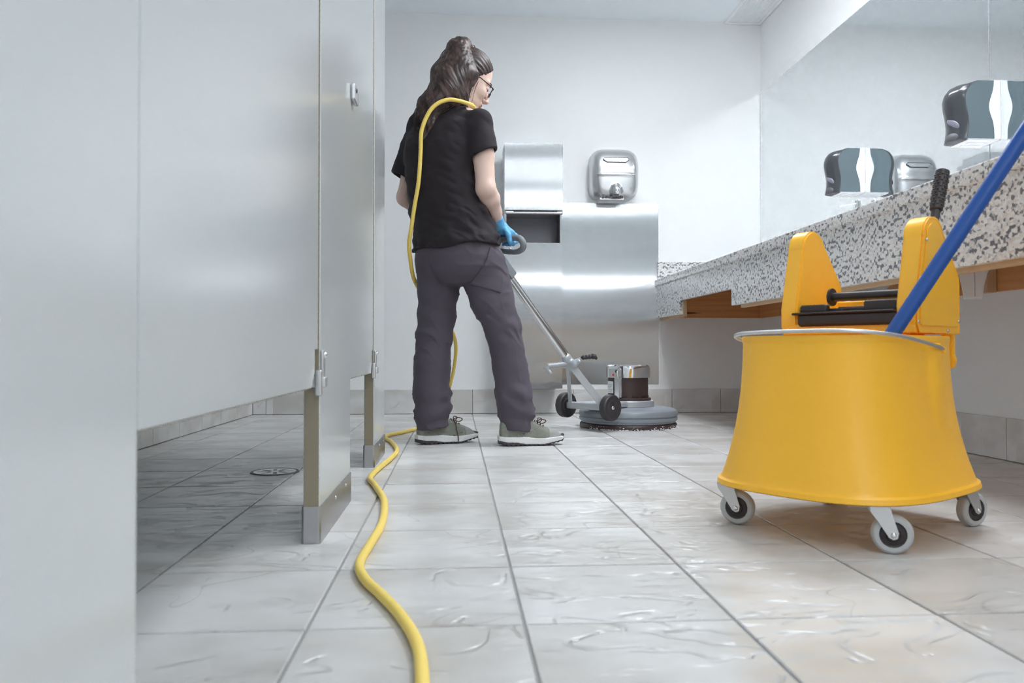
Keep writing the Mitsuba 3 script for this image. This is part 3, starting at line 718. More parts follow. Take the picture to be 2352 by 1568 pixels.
for i, ((wx, wy), ang) in enumerate(zip([(0.633, 1.763), (0.837, 1.485), (1.145, 1.705), (0.955, 1.985)], (-35, -20, 18, 30))):
    # a swivel caster: plate and fork, grey tyre, dark hub, axle
    a = math.radians(ang); ax = np.array([math.sin(a) * 0.0 + math.cos(a + math.pi / 2) * 0, 0, 0])
    fwd = np.array([math.cos(a), math.sin(a), 0]); axd = np.array([fwd[1], -fwd[0], 0])
    c = np.array([wx, wy, 0.0385]); top = c - 0.026 * fwd
    lo = lambda p: p
    forks = []
    for s in (-1, 1):
        pl = sg.Polygon([(-0.042, 0.053), (-0.006, 0.053), (0.009, 0.004), (0.007, -0.006), (0.0, -0.009), (-0.008, -0.005), (-0.028, 0.026), (-0.040, 0.042)])
        forks.append(extrude(pl, 0.0022, mat(c + s * 0.0165 * axd - (0.0011 * axd), fwd, (0, 0, 1), axd)))
    forks.append(extrude(rrect(0.040, 0.034, 0.006, -0.024, 0), 0.0025, mat(c + (0, 0, 0.0515), fwd, -axd, (0, 0, 1))))
    ck = put('caster', cat(*forks, rod(top + (0, 0, 0.052), top + (0, 0, 0.066), 0.009, 14), lathe([(0.0, 0.054), (0.018, 0.054), (0.018, 0.058), (0.0, 0.058)], 20, top)), 'mat_zinc', bucket, smooth=30, label='swivel caster with a zinc fork')
    R, w = 0.038, 0.012
    tyre = lathe([(0.025, -w), (0.033, -w), (R - 0.002, -w + 0.002), (R, -w + 0.006), (R, w - 0.006), (R - 0.002, w - 0.002), (0.033, w), (0.025, w)], 40, c, axd)
    put('tyre', tyre, 'mat_rubber', ck, smooth=30, label='grey rubber tyre')
    put('hub', lathe([(0.0, -w - 0.001), (0.012, -w - 0.001), (0.014, -w + 0.002), (0.022, -w + 0.003), (0.0265, -w + 0.0005), (0.0265, w - 0.0005), (0.022, w - 0.003), (0.014, w - 0.002), (0.012, w + 0.001), (0.0, w + 0.001)], 32, c, axd), 'mat_black', ck, smooth=30)
    put('axle', dome(c + 0.0178 * axd, axd, 0.0055, 0.004), 'mat_chrome', ck, smooth=True)
    put('axle', dome(c - 0.0178 * axd, -axd, 0.0055, 0.004), 'mat_chrome', ck, smooth=True)

# ------------------------------------------------------------------ wringer on the bucket
wr = thing('mop_wringer', 'yellow side-press mop wringer with two upright ears, sitting on the mop bucket', 'mop wringer')
ear = sg.Polygon([(0.012, 0.428), (0.002, 0.446), (0.001, 0.49), (0.034, 0.634)] + [(0.083 + 0.050 * math.cos(t), 0.634 + 0.048 * math.sin(t)) for t in np.linspace(math.pi * 0.97, math.pi * 0.12, 14)] + [(0.206, 0.562), (0.2125, 0.545), (0.2125, 0.428)])
EV = lambda u0: mat((u0, 0, 0), (0, 1, 0), (0, 0, 1), (1, 0, 0))
body = cat(extrude(ear, 0.044, EV(0.112), 0.004), extrude(ear, 0.043, EV(-0.165), 0.004))
base = [rbox(-0.160, 0.152, 0.002, 0.016, 0.428, 0.4535, 0.003), rbox(-0.15, 0.14, 0.190, 0.209, 0.43, 0.514, 0.004), rbox(-0.09, 0.09, 0.180, 0.192, 0.35, 0.45, 0.004), rbox(-0.15, 0.145, 0.004, 0.209, 0.428, 0.440, 0.003),
        rbox(-0.135, 0.130, 0.02, 0.03, 0.33, 0.43, 0.003)]
put('frame', bk(cat(body, *base)), 'mat_yellow', wr, smooth=40)
inset = ear.buffer(-0.013)
inset = inset.difference(sg.box(-1, 0, 1, 0.444))
sp = put('side_panel', bk(extrude(inset.buffer(-0.004).buffer(0.004), 0.0035, EV(0.1555), 0.0012)), 'mat_yellow', wr, smooth=40)
rim_ = ear.buffer(-0.001).difference(ear.buffer(-0.0045))
put('panel_rim', bk(extrude(rim_, 0.0016, EV(0.1555))), 'mat_yellow', sp)
for v_, z_ in ((0.048, 0.628), (0.0165, 0.543), (0.006, 0.452), (0.150, 0.435), (0.207, 0.457)):
    put('screw', bk(dome((0.1572, v_, z_), (1, 0, 0), 0.0042, 0.0028, 10)), 'mat_zinc', sp, smooth=True)
tray = [rbox(-0.116, 0.112, -0.006, 0.012, 0.447, 0.476, 0.006), rbox(-0.130, 0.112, -0.010, 0.034, 0.4745, 0.4800, 0.0025), rbox(-0.121, 0.112, 0.03, 0.036, 0.45, 0.488, 0.002),
        rbox(-0.118, -0.052, 0.008, 0.030, 0.478, 0.4985, 0.005), rbox(0.036, 0.112, 0.008, 0.030, 0.478, 0.503, 0.005), rbox(-0.012, -0.006, 0.0, 0.034, 0.478, 0.487, 0.001), rbox(-0.055, 0.04, 0.026, 0.031, 0.478, 0.489, 0.001)]
put('press_tray', bk(cat(*tray)), 'mat_black', wr, smooth=40, label='black press tray')
pr = put('press_bar', bk(cat(rod((-0.066, 0.062, 0.517), (0.112, 0.062, 0.517), 0.0105, 16), lathe([(0, 0), (0.021, 0), (0.021, 0.005), (0.0, 0.006)], 24, (-0.069, 0.062, 0.517), (1, 0, 0)))), 'mat_black', wr, smooth=30, label='black press bar with an end disc')
put('rear_plate', bk(rbox(-0.10, 0.06, 0.15, 0.156, 0.46, 0.499, 0.002)), 'mat_black', wr, smooth=40)
put('rim_hook', bk(extrude(sg.Polygon([(0.0, 0.0), (0.022, 0.0), (0.022, -0.045), (0.026, -0.058), (0.022, -0.075), (0.006, -0.078), (0.0, -0.05)]).buffer(0.002), 0.016, mat((0.112, 0.226, 0.428), (1, 0, 0), (0, 0, 1), (0, 1, 0)), 0.002)), 'mat_yellow', wr, smooth=40)
g0, g1 = np.array((0.138, 0.120, 0.655)), np.array((0.138, 0.176, 0.797))
gd = (g1 - g0) / np.linalg.norm(g1 - g0)
lv = put('lever', bk(rod(g0, g0 + 0.12 * gd, 0.0095, 16)), 'mat_dark_rubber', wr, smooth=30, label='black wringer lever')
put('grip', bk(rod(g0 + 0.052 * gd, g1, 0.0135, 24, 0.0145)), 'mat_black', lv, smooth=30, label='black knobbed grip')
ga, gb, _ = frame(gd)
kn = []
for i in range(11):
    for j in range(9):
        t = 2 * math.pi * (j + 0.5 * (i % 2)) / 9
        d = math.cos(t) * ga + math.sin(t) * gb
        m = trimesh.creation.icosphere(1, 0.0022); m.apply_translation(g0 + gd * (0.063 + 0.0075 * i) + d * (0.0136 + 0.0001 * i)); kn.append(m)
put('grip_knob', bk(cat(*kn)), 'mat_black', lv, smooth=True, kind='stuff')

# ------------------------------------------------------------------ mop standing in the bucket
mop = thing('mop', 'mop with a blue pole standing in the yellow bucket and leaning out to the right', 'mop')
q0, q1 = np.array((0.143, -0.080, 0.425)), np.array((0.342, 0.050, 0.815))
qd = (q1 - q0) / np.linalg.norm(q1 - q0)
put('pole', bk(rod(q0 - 0.27 * qd, q0 + 1.0 * qd, 0.0152, 24)), 'mat_blue', mop, smooth=30, label='blue pole')
put('end_cap', bk(rod(q0 + 1.0 * qd, q0 + 1.012 * qd, 0.016, 24)), 'mat_blue', mop, smooth=30)
rg = np.random.default_rng(3)
st = []
for i in range(40):
    t = rg.uniform(0, 2 * math.pi); s = q0 - 0.245 * qd
    e = np.array((0.085 * math.cos(t), -0.06 + 0.10 * math.sin(t), 0.135 + 0.02 * rg.random()))
    st.append(tube(spline([s, 0.6 * s + 0.4 * e + (0, 0, 0.015), e], 5), 0.0055, 6))
put('mop_head', bk(cat(*st)), 'mat_white', mop, smooth=True, kind='stuff', label='wet white mop strands')

# ------------------------------------------------------------------ floor machine
MD = np.array([0.892, 4.110, 0.0])
MA = math.radians(38.0)
MS, MN = np.array([math.cos(MA), math.sin(MA), 0]), np.array([math.sin(MA), -math.cos(MA), 0])
def mm(s, t, z):
    return MD + s * MS + t * MN + np.array([0, 0, z])
MM = mat(MD, MS, -MN, (0, 0, 1))
def mk(mesh):
    m = mesh.copy(); m.apply_transform(MM); return m
fm = thing('floor_machine', 'round grey floor scrubbing machine with a chrome motor cap, pushed by the woman', 'floor machine')
put('pad', mk(lathe([(0.0, 0.0), (0.245, 0.0), (0.251, 0.004), (0.251, 0.018), (0.246, 0.024), (0.0, 0.024)], 56)), 'mat_motor', fm, smooth=30, label='dark brown scrubbing pad')
foam = []
for i in range(260):
    t = rg.uniform(-2.6, -0.2); r = 0.252 + abs(rg.normal(0, 0.006)); h = rg.random()
    z = 0.003 if h < 0.7 else rg.uniform(0.002, 0.018); s = rg.uniform(0.0008, 0.0028)
    b = trimesh.creation.icosphere(1, s); b.apply_scale((1.4, 1.4, 0.8)); b.apply_translation((MD[0] + math.cos(t) * r, MD[1] + math.sin(t) * r, z)); foam.append(b)
tag(put('suds', cat(*foam), 'mat_white', None, smooth=True), 'white suds around the edge of the scrubbing pad', 'suds', kind='stuff')
hp = [(0.0, 0.024), (0.238, 0.024), (0.243, 0.028), (0.243, 0.036), (0.251, 0.038), (0.254, 0.044), (0.254, 0.054), (0.249, 0.057), (0.249, 0.060), (0.255, 0.063), (0.255, 0.078), (0.250, 0.088), (0.238, 0.096), (0.215, 0.101), (0.150, 0.106), (0.0, 0.107)]
put('housing', mk(lathe(hp, 72)), 'mat_housing', fm, smooth=28, label='grey round brush housing with a bumper')
gc = rrect(0.20, 0.15, 0.03, -0.21, 0).union(sg.Point(0, 0).buffer(0.134, quad_segs=20)).buffer(-0.02).buffer(0.02)
put('gear_case', mk(cat(extrude(sg.Point(0, 0).buffer(0.134, quad_segs=24), 0.034, mat((0, 0, 0.104), (1, 0, 0), (0, 1, 0), (0, 0, 1)), 0.004))), 'mat_cast', fm, smooth=30)
yoke = put('yoke', mk(cat(rbox(-0.335, -0.295, -0.125, 0.125, 0.103, 0.137, 0.006), rbox(-0.31, -0.10, -0.085, 0.085, 0.108, 0.136, 0.006))), 'mat_cast', fm, smooth=30, label='grey axle frame')
for s in (-1, 1):
    a, b = np.array((-0.44, -s * 0.012, 0.325)), np.array((-0.315, -s * 0.112, 0.122))
    d = b - a; d /= np.linalg.norm(d); side = np.cross(d, (0, 0, 1)); side /= np.linalg.norm(side)
    arm = trimesh.creation.box((0.016, 0.034, np.linalg.norm(b - a)))
    arm.apply_transform(mat((a + b) / 2, side, np.cross(d, side), d))
    put('fork_arm', mk(arm), 'mat_cast', fm, smooth=30)
    w = np.array((-0.310, -s * 0.148, 0.119))
    R = 0.0635
    tyre = lathe([(0.0, -0.017), (0.030, -0.0165), (0.034, -0.0185), (0.038, -0.0165), (0.044, -0.0185), (0.050, -0.017), (0.058, -0.020), (R, -0.014), (R, 0.014), (0.058, 0.020), (0.050, 0.017), (0.044, 0.0185), (0.038, 0.0165), (0.034, 0.0185), (0.030, 0.0165), (0.0, 0.017)], 40, w, (0, 1, 0))
    wk = put('wheel', mk(tyre), 'mat_dark_rubber', fm, smooth=40, label='black transport wheel')
    put('axle_cap', mk(cat(dome(w + (0, -0.017, 0), (0, -1, 0), 0.010, 0.007), dome(w + (0, 0.017, 0), (0, 1, 0), 0.010, 0.007))), 'mat_chrome', wk, smooth=True)
put('brace', mk(rod((-0.44, 0, 0.325), (-0.20, 0, 0.125), 0.013, 16)), 'mat_chrome', fm, smooth=30)
mt = put('motor', mk(cat(lathe([(0.0, 0.137), (0.118, 0.137), (0.118, 0.149), (0.113, 0.152), (0.104, 0.152), (0.104, 0.262), (0.0, 0.262)], 48))), 'mat_motor', fm, smooth=30, label='dark brown motor drum')
put('motor_vent', mk(cat(*[box(-0.015, 0.015, 0.1035, 0.106, 0.156, 0.163).apply_transform(trimesh.transformations.rotation_matrix(t, (0, 0, 1))) for t in np.linspace(0, 2 * math.pi, 12, endpoint=False)])), 'mat_black', mt, kind='stuff')
put('motor_cap', mk(lathe([(0.106, 0.256), (0.1135, 0.256), (0.1135, 0.302), (0.110, 0.315), (0.100, 0.322), (0.0, 0.324)], 64)), 'mat_chrome', fm, smooth=28, label='polished chrome motor cap')
# switch box, label and cable on the side that faces the camera
def on_drum(deg, r, z):
    t = math.radians(deg)
    o = MD + np.array([r * math.cos(t), r * math.sin(t), z]); out = np.array([math.cos(t), math.sin(t), 0])
    return o, np.cross((0, 0, 1), out), out
def plate(deg, r, z, w, h, d):
    o, tx, out = on_drum(deg, r, z)
    return extrude(rrect(w, h, 0.003), d, mat(o, tx, (0, 0, 1), out), 0.0008)
sb = put('switch_plate', plate(-138, 0.1125, 0.281, 0.075, 0.042, 0.004), 'mat_satin', fm, label='metal switch plate')
o, tx, out = on_drum(-140, 0.1166, 0.271)
put('button', dome(o - 0.004 * tx, out, 0.006, 0.004), 'mat_red', sb, smooth=True, label='red button')
put('toggle', dome(o + 0.018 * tx + (0, 0, 0.018), out, 0.009, 0.007), 'mat_black', sb, smooth=True)
lb = put('rating_label', plate(-160, 0.104, 0.206, 0.052, 0.062, 0.0025), 'mat_white', fm, label='white printed rating label')
o, tx, out = on_drum(-160, 0.1066, 0.206)
put('print_line', cat(*[extrude(sg.box(-0.02, -0.001, 0.02 - 0.007 * (i % 3), 0.001), 0.0004, mat(o + (0, 0, 0.012 - 0.008 * i), tx, (0, 0, 1), out)) for i in range(5)]), 'mat_grey_plastic', lb, kind='stuff')
o, tx, out = on_drum(-130, 0.104, 0.206)
put('capacitor_box', plate(-128, 0.100, 0.206, 0.040, 0.10, 0.018), 'mat_satin', fm, smooth=30)
ca, cb = on_drum(-130, 0.124, 0.30)[0], on_drum(-128, 0.128, 0.165)[0]
put('motor_cable', cat(tube(spline([on_drum(-128, 0.115, 0.292)[0], on_drum(-127, 0.130, 0.285)[0], on_drum(-124, 0.133, 0.25)[0], on_drum(-124, 0.122, 0.20)[0], on_drum(-124, 0.124, 0.165)[0], on_drum(-126, 0.118, 0.145)[0]], 8), 0.0035, 8)), 'mat_zinc', fm, smooth=True)
# shaft, bracket, levers
s0, s1 = np.array((-0.452, 0, 0.350)), np.array((-0.972, 0, 0.860))
sd = (s1 - s0) / np.linalg.norm(s1 - s0); sn = np.array((-sd[2], 0, sd[0])) * -1
put('shaft', mk(rod(s0 - 0.02 * sd, s1 - 0.06 * sd, 0.0165, 20)), 'mat_chrome', fm, smooth=30, label='chrome handle shaft')
up_ = np.array((sd[2], 0, -sd[0])) * 1.0
put('conduit', mk(rod(s0 + 0.021 * up_ * (1 if up_[2] > 0 else -1), s1 - 0.16 * sd + 0.021 * up_ * (1 if up_[2] > 0 else -1), 0.006, 12)), 'mat_satin', fm, smooth=30)
br_ = nets(lambda P: smin(smin(rcone(P, (-0.462, 0, 0.36), (-0.425, 0, 0.318), 0.024, 0.027), rcone(P, (-0.44, -0.035, 0.330), (-0.44, 0.035, 0.330), 0.021, 0.021), 0.012), rcone(P, (-0.435, -0.045, 0.338), (-0.435, -0.060, 0.342), 0.012, 0.010), 0.01), (-0.50, -0.09, 0.27), (-0.38, 0.08, 0.40), 0.005)
put('pivot_bracket', mk(br_), 'mat_cast', fm, smooth=True, label='grey cast pivot bracket')
bp = mm(-0.44, 0, 0.333)
lev_ = nets(lambda P: smin(smin(rcone(P, bp + (-0.01, -0.01, 0.0), bp + (-0.105, -0.03, -0.012), 0.014, 0.011), rcone(P, bp + (-0.105, -0.03, -0.012), bp + (-0.122, -0.032, -0.022), 0.011, 0.008), 0.008), rcone(P, bp + (-0.112, -0.032, -0.024), bp + (-0.096, -0.032, -0.046), 0.008, 0.009), 0.006), bp + (-0.15, -0.06, -0.08), bp + (0.03, 0.03, 0.03), 0.004)
put('lock_lever', lev_, 'mat_cast', fm, smooth=True, label='grey adjustment lever')
gp = nets(lambda P: smin(rcone(P, bp + (0.062, -0.03, 0.028), bp + (0.112, -0.035, 0.034), 0.0105, 0.012), rcone(P, bp + (0.112, -0.035, 0.034), bp + (0.125, -0.036, 0.026), 0.011, 0.008), 0.006) + 0.0012 * np.sin(P[:, 0] * 420), bp + (0.03, -0.07, -0.01), bp + (0.16, 0.0, 0.06), 0.0035)
gl = put('release_handle', gp, 'mat_dark_rubber', fm, smooth=True, label='black release grip')
put('stem', cat(rod(bp + (0.01, -0.012, 0.008), bp + (0.066, -0.031, 0.028), 0.006, 12), rod(bp + (0.035, -0.045, 0.012), bp + (0.035, -0.012, 0.012), 0.009, 14)), 'mat_cast', gl, smooth=30)
# handle head with a D grip on either side
hb = rbox(-0.045, 0.045, -0.05, 0.05, -0.028, 0.028, 0.01)
hb.apply_transform(mat(s1 - 0.10 * sd + 0.012 * up_, np.cross((0, 1, 0), sd) * -1, (0, 1, 0), sd))
put('switch_box', mk(rbox(-0.07, 0.07, -0.045, 0.045, -0.022, 0.022, 0.006).apply_transform(mat(s1 - 0.12 * sd, sd, (0, 1, 0), np.cross(sd, (0, 1, 0))))), 'mat_grey_plastic', fm, smooth=30, label='grey switch box')
wv = np.array((0.30, 0, -0.95)); wv /= np.linalg.norm(wv)
hc = np.array((-0.972, 0, 0.872))
put('crossbar', mk(rod(hc + (0, -0.10, 0), hc + (0, 0.10, 0), 0.0135, 16)), 'mat_grey_plastic', fm, smooth=30)
for s in (-1, 1):
    o = hc
    n_ = np.array((0, s * 1.0, 0))
    loop = [o + n_ * 0.09, o + n_ * 0.14, o + n_ * 0.19, o + n_ * 0.222 + wv * 0.008, o + n_ * 0.236 + wv * 0.028, o + n_ * 0.226 + wv * 0.05, o + n_ * 0.195 + wv * 0.060, o + n_ * 0.15 + wv * 0.058, o + n_ * 0.10 + wv * 0.050, o + n_ * 0.07 + wv * 0.04]
    rr_ = np.interp(np.arange(len(spline(loop, 6))), [0, 24, 34, 54], [0.014, 0.0145, 0.0125, 0.010])
    put('hand_grip', mk(tube(spline(loop, 6), rr_, 14)), 'mat_grey_plastic', fm, smooth=True, label='grey D-shaped hand grip')

# ------------------------------------------------------------------ yellow power cord
floor_pts = [(-0.02, 0.70), (-0.036, 0.885), (-0.048, 1.028), (-0.076, 1.146), (-0.113, 1.25), (-0.152, 1.348), (-0.173, 1.445), (-0.170, 1.59), (-0.165, 1.79), (-0.184, 2.051), (-0.230, 2.286), (-0.259, 2.421), (-0.255, 2.598), (-0.232, 2.894), (-0.230, 3.111), (-0.272, 3.383), (-0.319, 3.611), (-0.254, 3.802), (-0.19, 3.97), (-0.11, 4.03)]
air = [(-0.062, 4.0, 0.06), (-0.040, 3.92, 0.192), (-0.015, 3.85, 0.30), (-0.004, 3.78, 0.404), (-0.018, 3.72, 0.475), (-0.075, 3.61, 0.57), (-0.150, 3.50, 0.645), (-0.182, 3.40, 0.70), (-0.192, 3.335, 0.765), (-0.196, 3.295, 0.833), (-0.185, 3.272, 0.90), (-0.171, 3.262, 0.99), (-0.158, 3.252, 1.06), (-0.151, 3.246, 1.128), (-0.147, 3.25, 1.21), (-0.143, 3.243, 1.286), (-0.114, 3.24, 1.359), (-0.078, 3.242, 1.398), (-0.034, 3.25, 1.417), (0.002, 3.262, 1.418), (0.040, 3.292, 1.418), (0.070, 3.35, 1.422), (0.095, 3.44, 1.40), (0.125, 3.50, 1.35), (0.152, 3.53, 1.267), (0.160, 3.53, 1.152), (0.155, 3.53, 1.02), (0.142, 3.54, 0.92), (0.125, 3.53, 0.875)]
cp = [(x, y, 0.0092) for x, y in floor_pts] + air
put('power_cord', tube(spline(cp, 10), 0.0086, 12), 'mat_cord', None, smooth=True, label='long yellow power cord winding over the tiles and up around the woman', cat='power cord')

# ------------------------------------------------------------------ the woman
A3 = lambda *p: np.array(p, np.float32)
woman = thing('person', 'woman in black t-shirt and dark trousers guiding the floor machine, seen from behind', 'person')
def yawed(deg):
    t = math.radians(deg)
    return np.array([math.cos(t), math.sin(t), 0.0])          # facing
def secs(table):
    tab = np.array(table, float)
    def f(P):
        z = P[:, 2]
        c = [np.interp(z, tab[:, 0], tab[:, i]).astype(np.float32) for i in range(1, 6)]
        t = np.radians(c[4])
        x, y = P[:, 0] - c[0], P[:, 1] - c[1]
        fw = x * np.cos(t) + y * np.sin(t); rt = x * np.sin(t) - y * np.cos(t)
        k = ((np.abs(rt) / c[2]) ** 2.3 + (np.abs(fw) / c[3]) ** 2.3 + 1e-9) ** (1 / 2.3)
        d = (k - 1) * np.minimum(c[2], c[3])
        return np.maximum(d, np.maximum(tab[0, 0] - z, z - tab[-1, 0]))
    return f
shR, elR, wrR = A3(0.098, 3.275, 1.335), A3(0.118, 3.250, 1.055), A3(0.176, 3.385, 0.934)
shL, elL, wrL = A3(-0.160, 3.485, 1.372), A3(-0.226, 3.535, 1.070), A3(-0.030, 3.660, 0.930)
hipR, knR, anR = A3(0.100, 3.335, 0.760), A3(0.200, 3.312, 0.470), A3(0.252, 3.320, 0.085)
hipL, knL, anL = A3(-0.080, 3.41, 0.765), A3(-0.091, 3.40, 0.458), A3(-0.103, 3.395, 0.085)
neck0, neck1 = A3(-0.020, 3.385, 1.400), A3(0.030, 3.420, 1.500)
# head frame: pitched down 30 degrees, turned 18 degrees from +x
pt, yw = math.radians(29), math.radians(16)
HF = np.array([math.cos(pt) * math.cos(yw), math.cos(pt) * math.sin(yw), -math.sin(pt)])
HL = np.array([-math.sin(yw), math.cos(yw), 0.0])
HU = np.cross(HF, HL)
HR = np.stack([HF, HL, HU])           # rows: forward, left, up
HO = np.array([0.052, 3.430, 1.560])
def hl(P):
    return ((P - HO.astype(np.float32)) @ HR.T.astype(np.float32))
def hw(p):
    return HO + np.asarray(p, float) @ HR
def head_f(P):
    q = hl(P)
    d = ellip(q, (-0.012, 0, 0.040), (0.096, 0.074, 0.088))
    d = smin(d, ellip(q, (0.030, 0, -0.030), (0.060, 0.060, 0.082)), 0.03)
    d = smin(d, ellip(q, (0.046, 0, -0.082), (0.040, 0.040, 0.032)), 0.03)
    d = smin(d, ellip(q, (0.072, 0, -0.104), (0.018, 0.020, 0.016)), 0.015)
    for s in (-1, 1):
        d = smin(d, ellip(q, (0.066, s * 0.036, -0.030), (0.024, 0.022, 0.022)), 0.02)       # cheek
        d = smin(d, rcone(q, A3(0.080, s * 0.012, 0.020), A3(0.070, s * 0.046, 0.020), 0.010, 0.009), 0.012)   # brow
        d = smax(d, -ellip(q, (0.094, s * 0.031, -0.003), (0.016, 0.017, 0.010)), 0.01)      # eye socket
        ear_ = ellip(q, (-0.010, s * 0.076, -0.012), (0.018, 0.010, 0.032))
        d = smin(d, np.maximum(ear_, -ellip(q, (-0.006, s * 0.086, -0.010), (0.010, 0.007, 0.020))), 0.005)
        d = smin(d, ellip(q, (0.101, s * 0.010, -0.043), (0.010, 0.007, 0.008)), 0.005)      # nostril wings
    d = smin(d, rcone(q, A3(0.086, 0, 0.010), A3(0.112, 0, -0.037), 0.007, 0.0095), 0.008)
    d = smin(d, ellip(q, (0.089, 0, -0.068), (0.012, 0.022, 0.014)), 0.008)
    d = smax(d, -ellip(q, (0.103, 0, -0.0725), (0.008, 0.018, 0.0022)), 0.003)
    for s in (-1, 1):
        d = smax(d, -ellip(q, (0.106, s * 0.0075, -0.050), (0.005, 0.0035, 0.004)), 0.003)
    return d
# hands close on the machine's grips
def gripw(side, t):
    p = np.array((-0.972, side * t, 0.872)); return MD + p[0] * MS - p[1] * MN + np.array([0, 0, p[2]])
def hand_joints(side, wrist):
    """Palm over the grip bar, four fingers curling over and under it, the thumb round the near side."""
    c = gripw(side, 0.125)
    bar = -MN * side; bar = bar / np.linalg.norm(bar)                 # outwards along the bar
    away = MS                                                        # from the woman to the machine
    up = np.array([0, 0, 1.0])
    J = []
    knuckle_c = c + 0.026 * up + 0.012 * away
    for i, (L, r) in enumerate(((0.92, 0.0082), (1.0, 0.0086), (0.95, 0.0084), (0.78, 0.0074))):
        o = bar * (0.030 - 0.0195 * i)
        a = knuckle_c + o - 0.006 * up * (i == 3)
        b = a + (0.030 * away - 0.010 * up) * L
        e = b + (0.004 * away - 0.028 * up) * L
        f = e + (-0.022 * away - 0.010 * up) * L
        J.append([(a, r + 0.0012), (b, r), (e, r - 0.0008), (f, r - 0.0016)])
    th0 = wrist + 0.45 * (knuckle_c + bar * 0.03 - wrist)
    J.append([(th0, 0.012), (c + bar * 0.052 - 0.022 * away + 0.012 * up, 0.0105), (c + bar * 0.056 - 0.016 * away - 0.016 * up, 0.0095), (c + bar * 0.050 + 0.006 * away - 0.024 * up, 0.0082)])
    palm = [(wrist, 0.022), (wrist + 0.5 * (knuckle_c - wrist), 0.022), (knuckle_c, 0.016)]
    kn_ = [(knuckle_c + bar * 0.030, 0.0125), (knuckle_c - bar * 0.030, 0.0115)]
    return J, palm, kn_
def hand_f(P, side, wrist, grow=0.0):
    J, palm, kn_ = hand_joints(side, wrist)
    d = chain(P, palm, 0.012)
    d = smin(d, chain(P, kn_), 0.012)
    for s in (0, 1):
        d = smin(d, rcone(P, palm[0][0], kn_[s][0], 0.019, 0.0125), 0.01)
    fing = None
    for j in J:
        e = chain(P, j, 0.003)
        fing = e if fing is None else np.minimum(fing, e)
    return smin(d, fing, 0.005) - grow
# the two hands end where the forearms do
def arm_f(P):
    d = chain(P, [(shR, 0.038), (0.5 * (shR + elR), 0.043), (elR, 0.0385)], 0.02)
    fR = 0.72 * elR + 0.28 * wrR
    d = smin(d, chain(P, [(elR, 0.038), (fR + A3(0.002, -0.004, 0), 0.040), (0.35 * elR + 0.65 * wrR, 0.031), (wrR, 0.0245)], 0.015), 0.02)
    d = smin(d, ellip(P, elR + A3(0.010, -0.020, -0.004), (0.020, 0.022, 0.028)), 0.02)
    e = chain(P, [(shL, 0.038), (0.5 * (shL + elL), 0.042), (elL, 0.037)], 0.02)
    e = smin(e, chain(P, [(elL, 0.037), (0.72 * elL + 0.28 * wrL, 0.038), (0.35 * elL + 0.65 * wrL, 0.030), (wrL, 0.024)], 0.015), 0.02)
    return np.minimum(d, e)
torso_in = secs([(0.70, 0.005, 3.37, 0.10, 0.07, 36), (0.80, -0.005, 3.37, 0.175, 0.12, 38), (0.90, -0.022, 3.37, 0.155, 0.11, 42), (1.02, -0.05, 3.375, 0.135, 0.09, 45), (1.12, -0.066, 3.38, 0.14, 0.09, 47), (1.25, -0.07, 3.38, 0.145, 0.09, 48), (1.34, -0.055, 3.383, 0.13, 0.075, 48), (1.40, -0.035, 3.388, 0.07, 0.05, 48)])
def body_f(P):
    d = torso_in(P)
    d = smin(d, rcone(P, neck0, neck1, 0.052, 0.050), 0.03)
    d = smin(d, head_f(P), 0.015)
    d = smin(d, rcone(P, shR, 0.5 * (shR + neck0) + A3(0, 0, 0.01), 0.035, 0.034), 0.02)
    d = smin(d, rcone(P, shL, 0.5 * (shL + neck0) + A3(0, 0, 0.01), 0.035, 0.034), 0.02)
    d = smin(d, arm_f(P), 0.015)
    for h, k_, a in ((hipR, knR, anR), (hipL, knL, anL)):
        d = smin(d, chain(P, [(h, 0.072), (k_, 0.05), (0.6 * k_ + 0.4 * a, 0.045), (a, 0.036)], 0.02), 0.03)
        d = smin(d, rcone(P, a - A3(0, 0, 0.02), a + A3(0.09, 0.02, -0.055), 0.024, 0.010), 0.01)
    for s, w_ in ((-1, wrR), (1, wrL)):
        d = smin(d, hand_f(P, s, w_.astype(float)), 0.008)
    return d
coarse = nets(body_f, (-0.32, 3.12, 0.02), (0.40, 3.80, 1.72), 0.0062, 1)
put('body', coarse, 'mat_skin', woman, smooth=True)
# a finer face over the same head: eyes, lips, brows
for s in (-1, 1):
    e = trimesh.creation.icosphere(3, 0.0115); e.apply_translation(hw((0.0765, s * 0.031, -0.002)))
    ek = put('eye', e, 'mat_eye', woman, smooth=True)
    gz = HF * 0.9 - HU * 0.35; gz /= np.linalg.norm(gz)
    put('iris', dome(hw((0.0765, s * 0.031, -0.002)) + gz * 0.0106, gz, 0.0052, 0.0014, 16), 'mat_brow', ek, smooth=True)
    lid = nets(lambda P: np.maximum(np.abs(ellip(hl(P), (0.0765, s * 0.031, -0.002), (0.0132, 0.0135, 0.0132))) - 0.0012, -(hl(P)[:, 2] + 0.006 + 0.25 * (hl(P)[:, 0] - 0.08))), hw((0.0765, s * 0.031, -0.002)) - 0.02, hw((0.0765, s * 0.031, -0.002)) + 0.02, 0.0018)
    put('eyelid', lid, 'mat_skin', ek, smooth=True)
    put('lash', tube(spline([hw((0.079, s * 0.044, -0.004)), hw((0.087, s * 0.037, -0.0055)), hw((0.0895, s * 0.030, -0.006)), hw((0.086, s * 0.021, -0.006))], 5), 0.0011, 6), 'mat_brow', ek, smooth=True)
    put('eyebrow', tube(spline([hw((0.092, s * 0.014, 0.022)), hw((0.090, s * 0.028, 0.027)), hw((0.081, s * 0.043, 0.025)), hw((0.072, s * 0.050, 0.018))], 5), [0.0022] * 6 + [0.0026] * 5 + [0.0012] * 5, 8), 'mat_brow', woman, smooth=True)
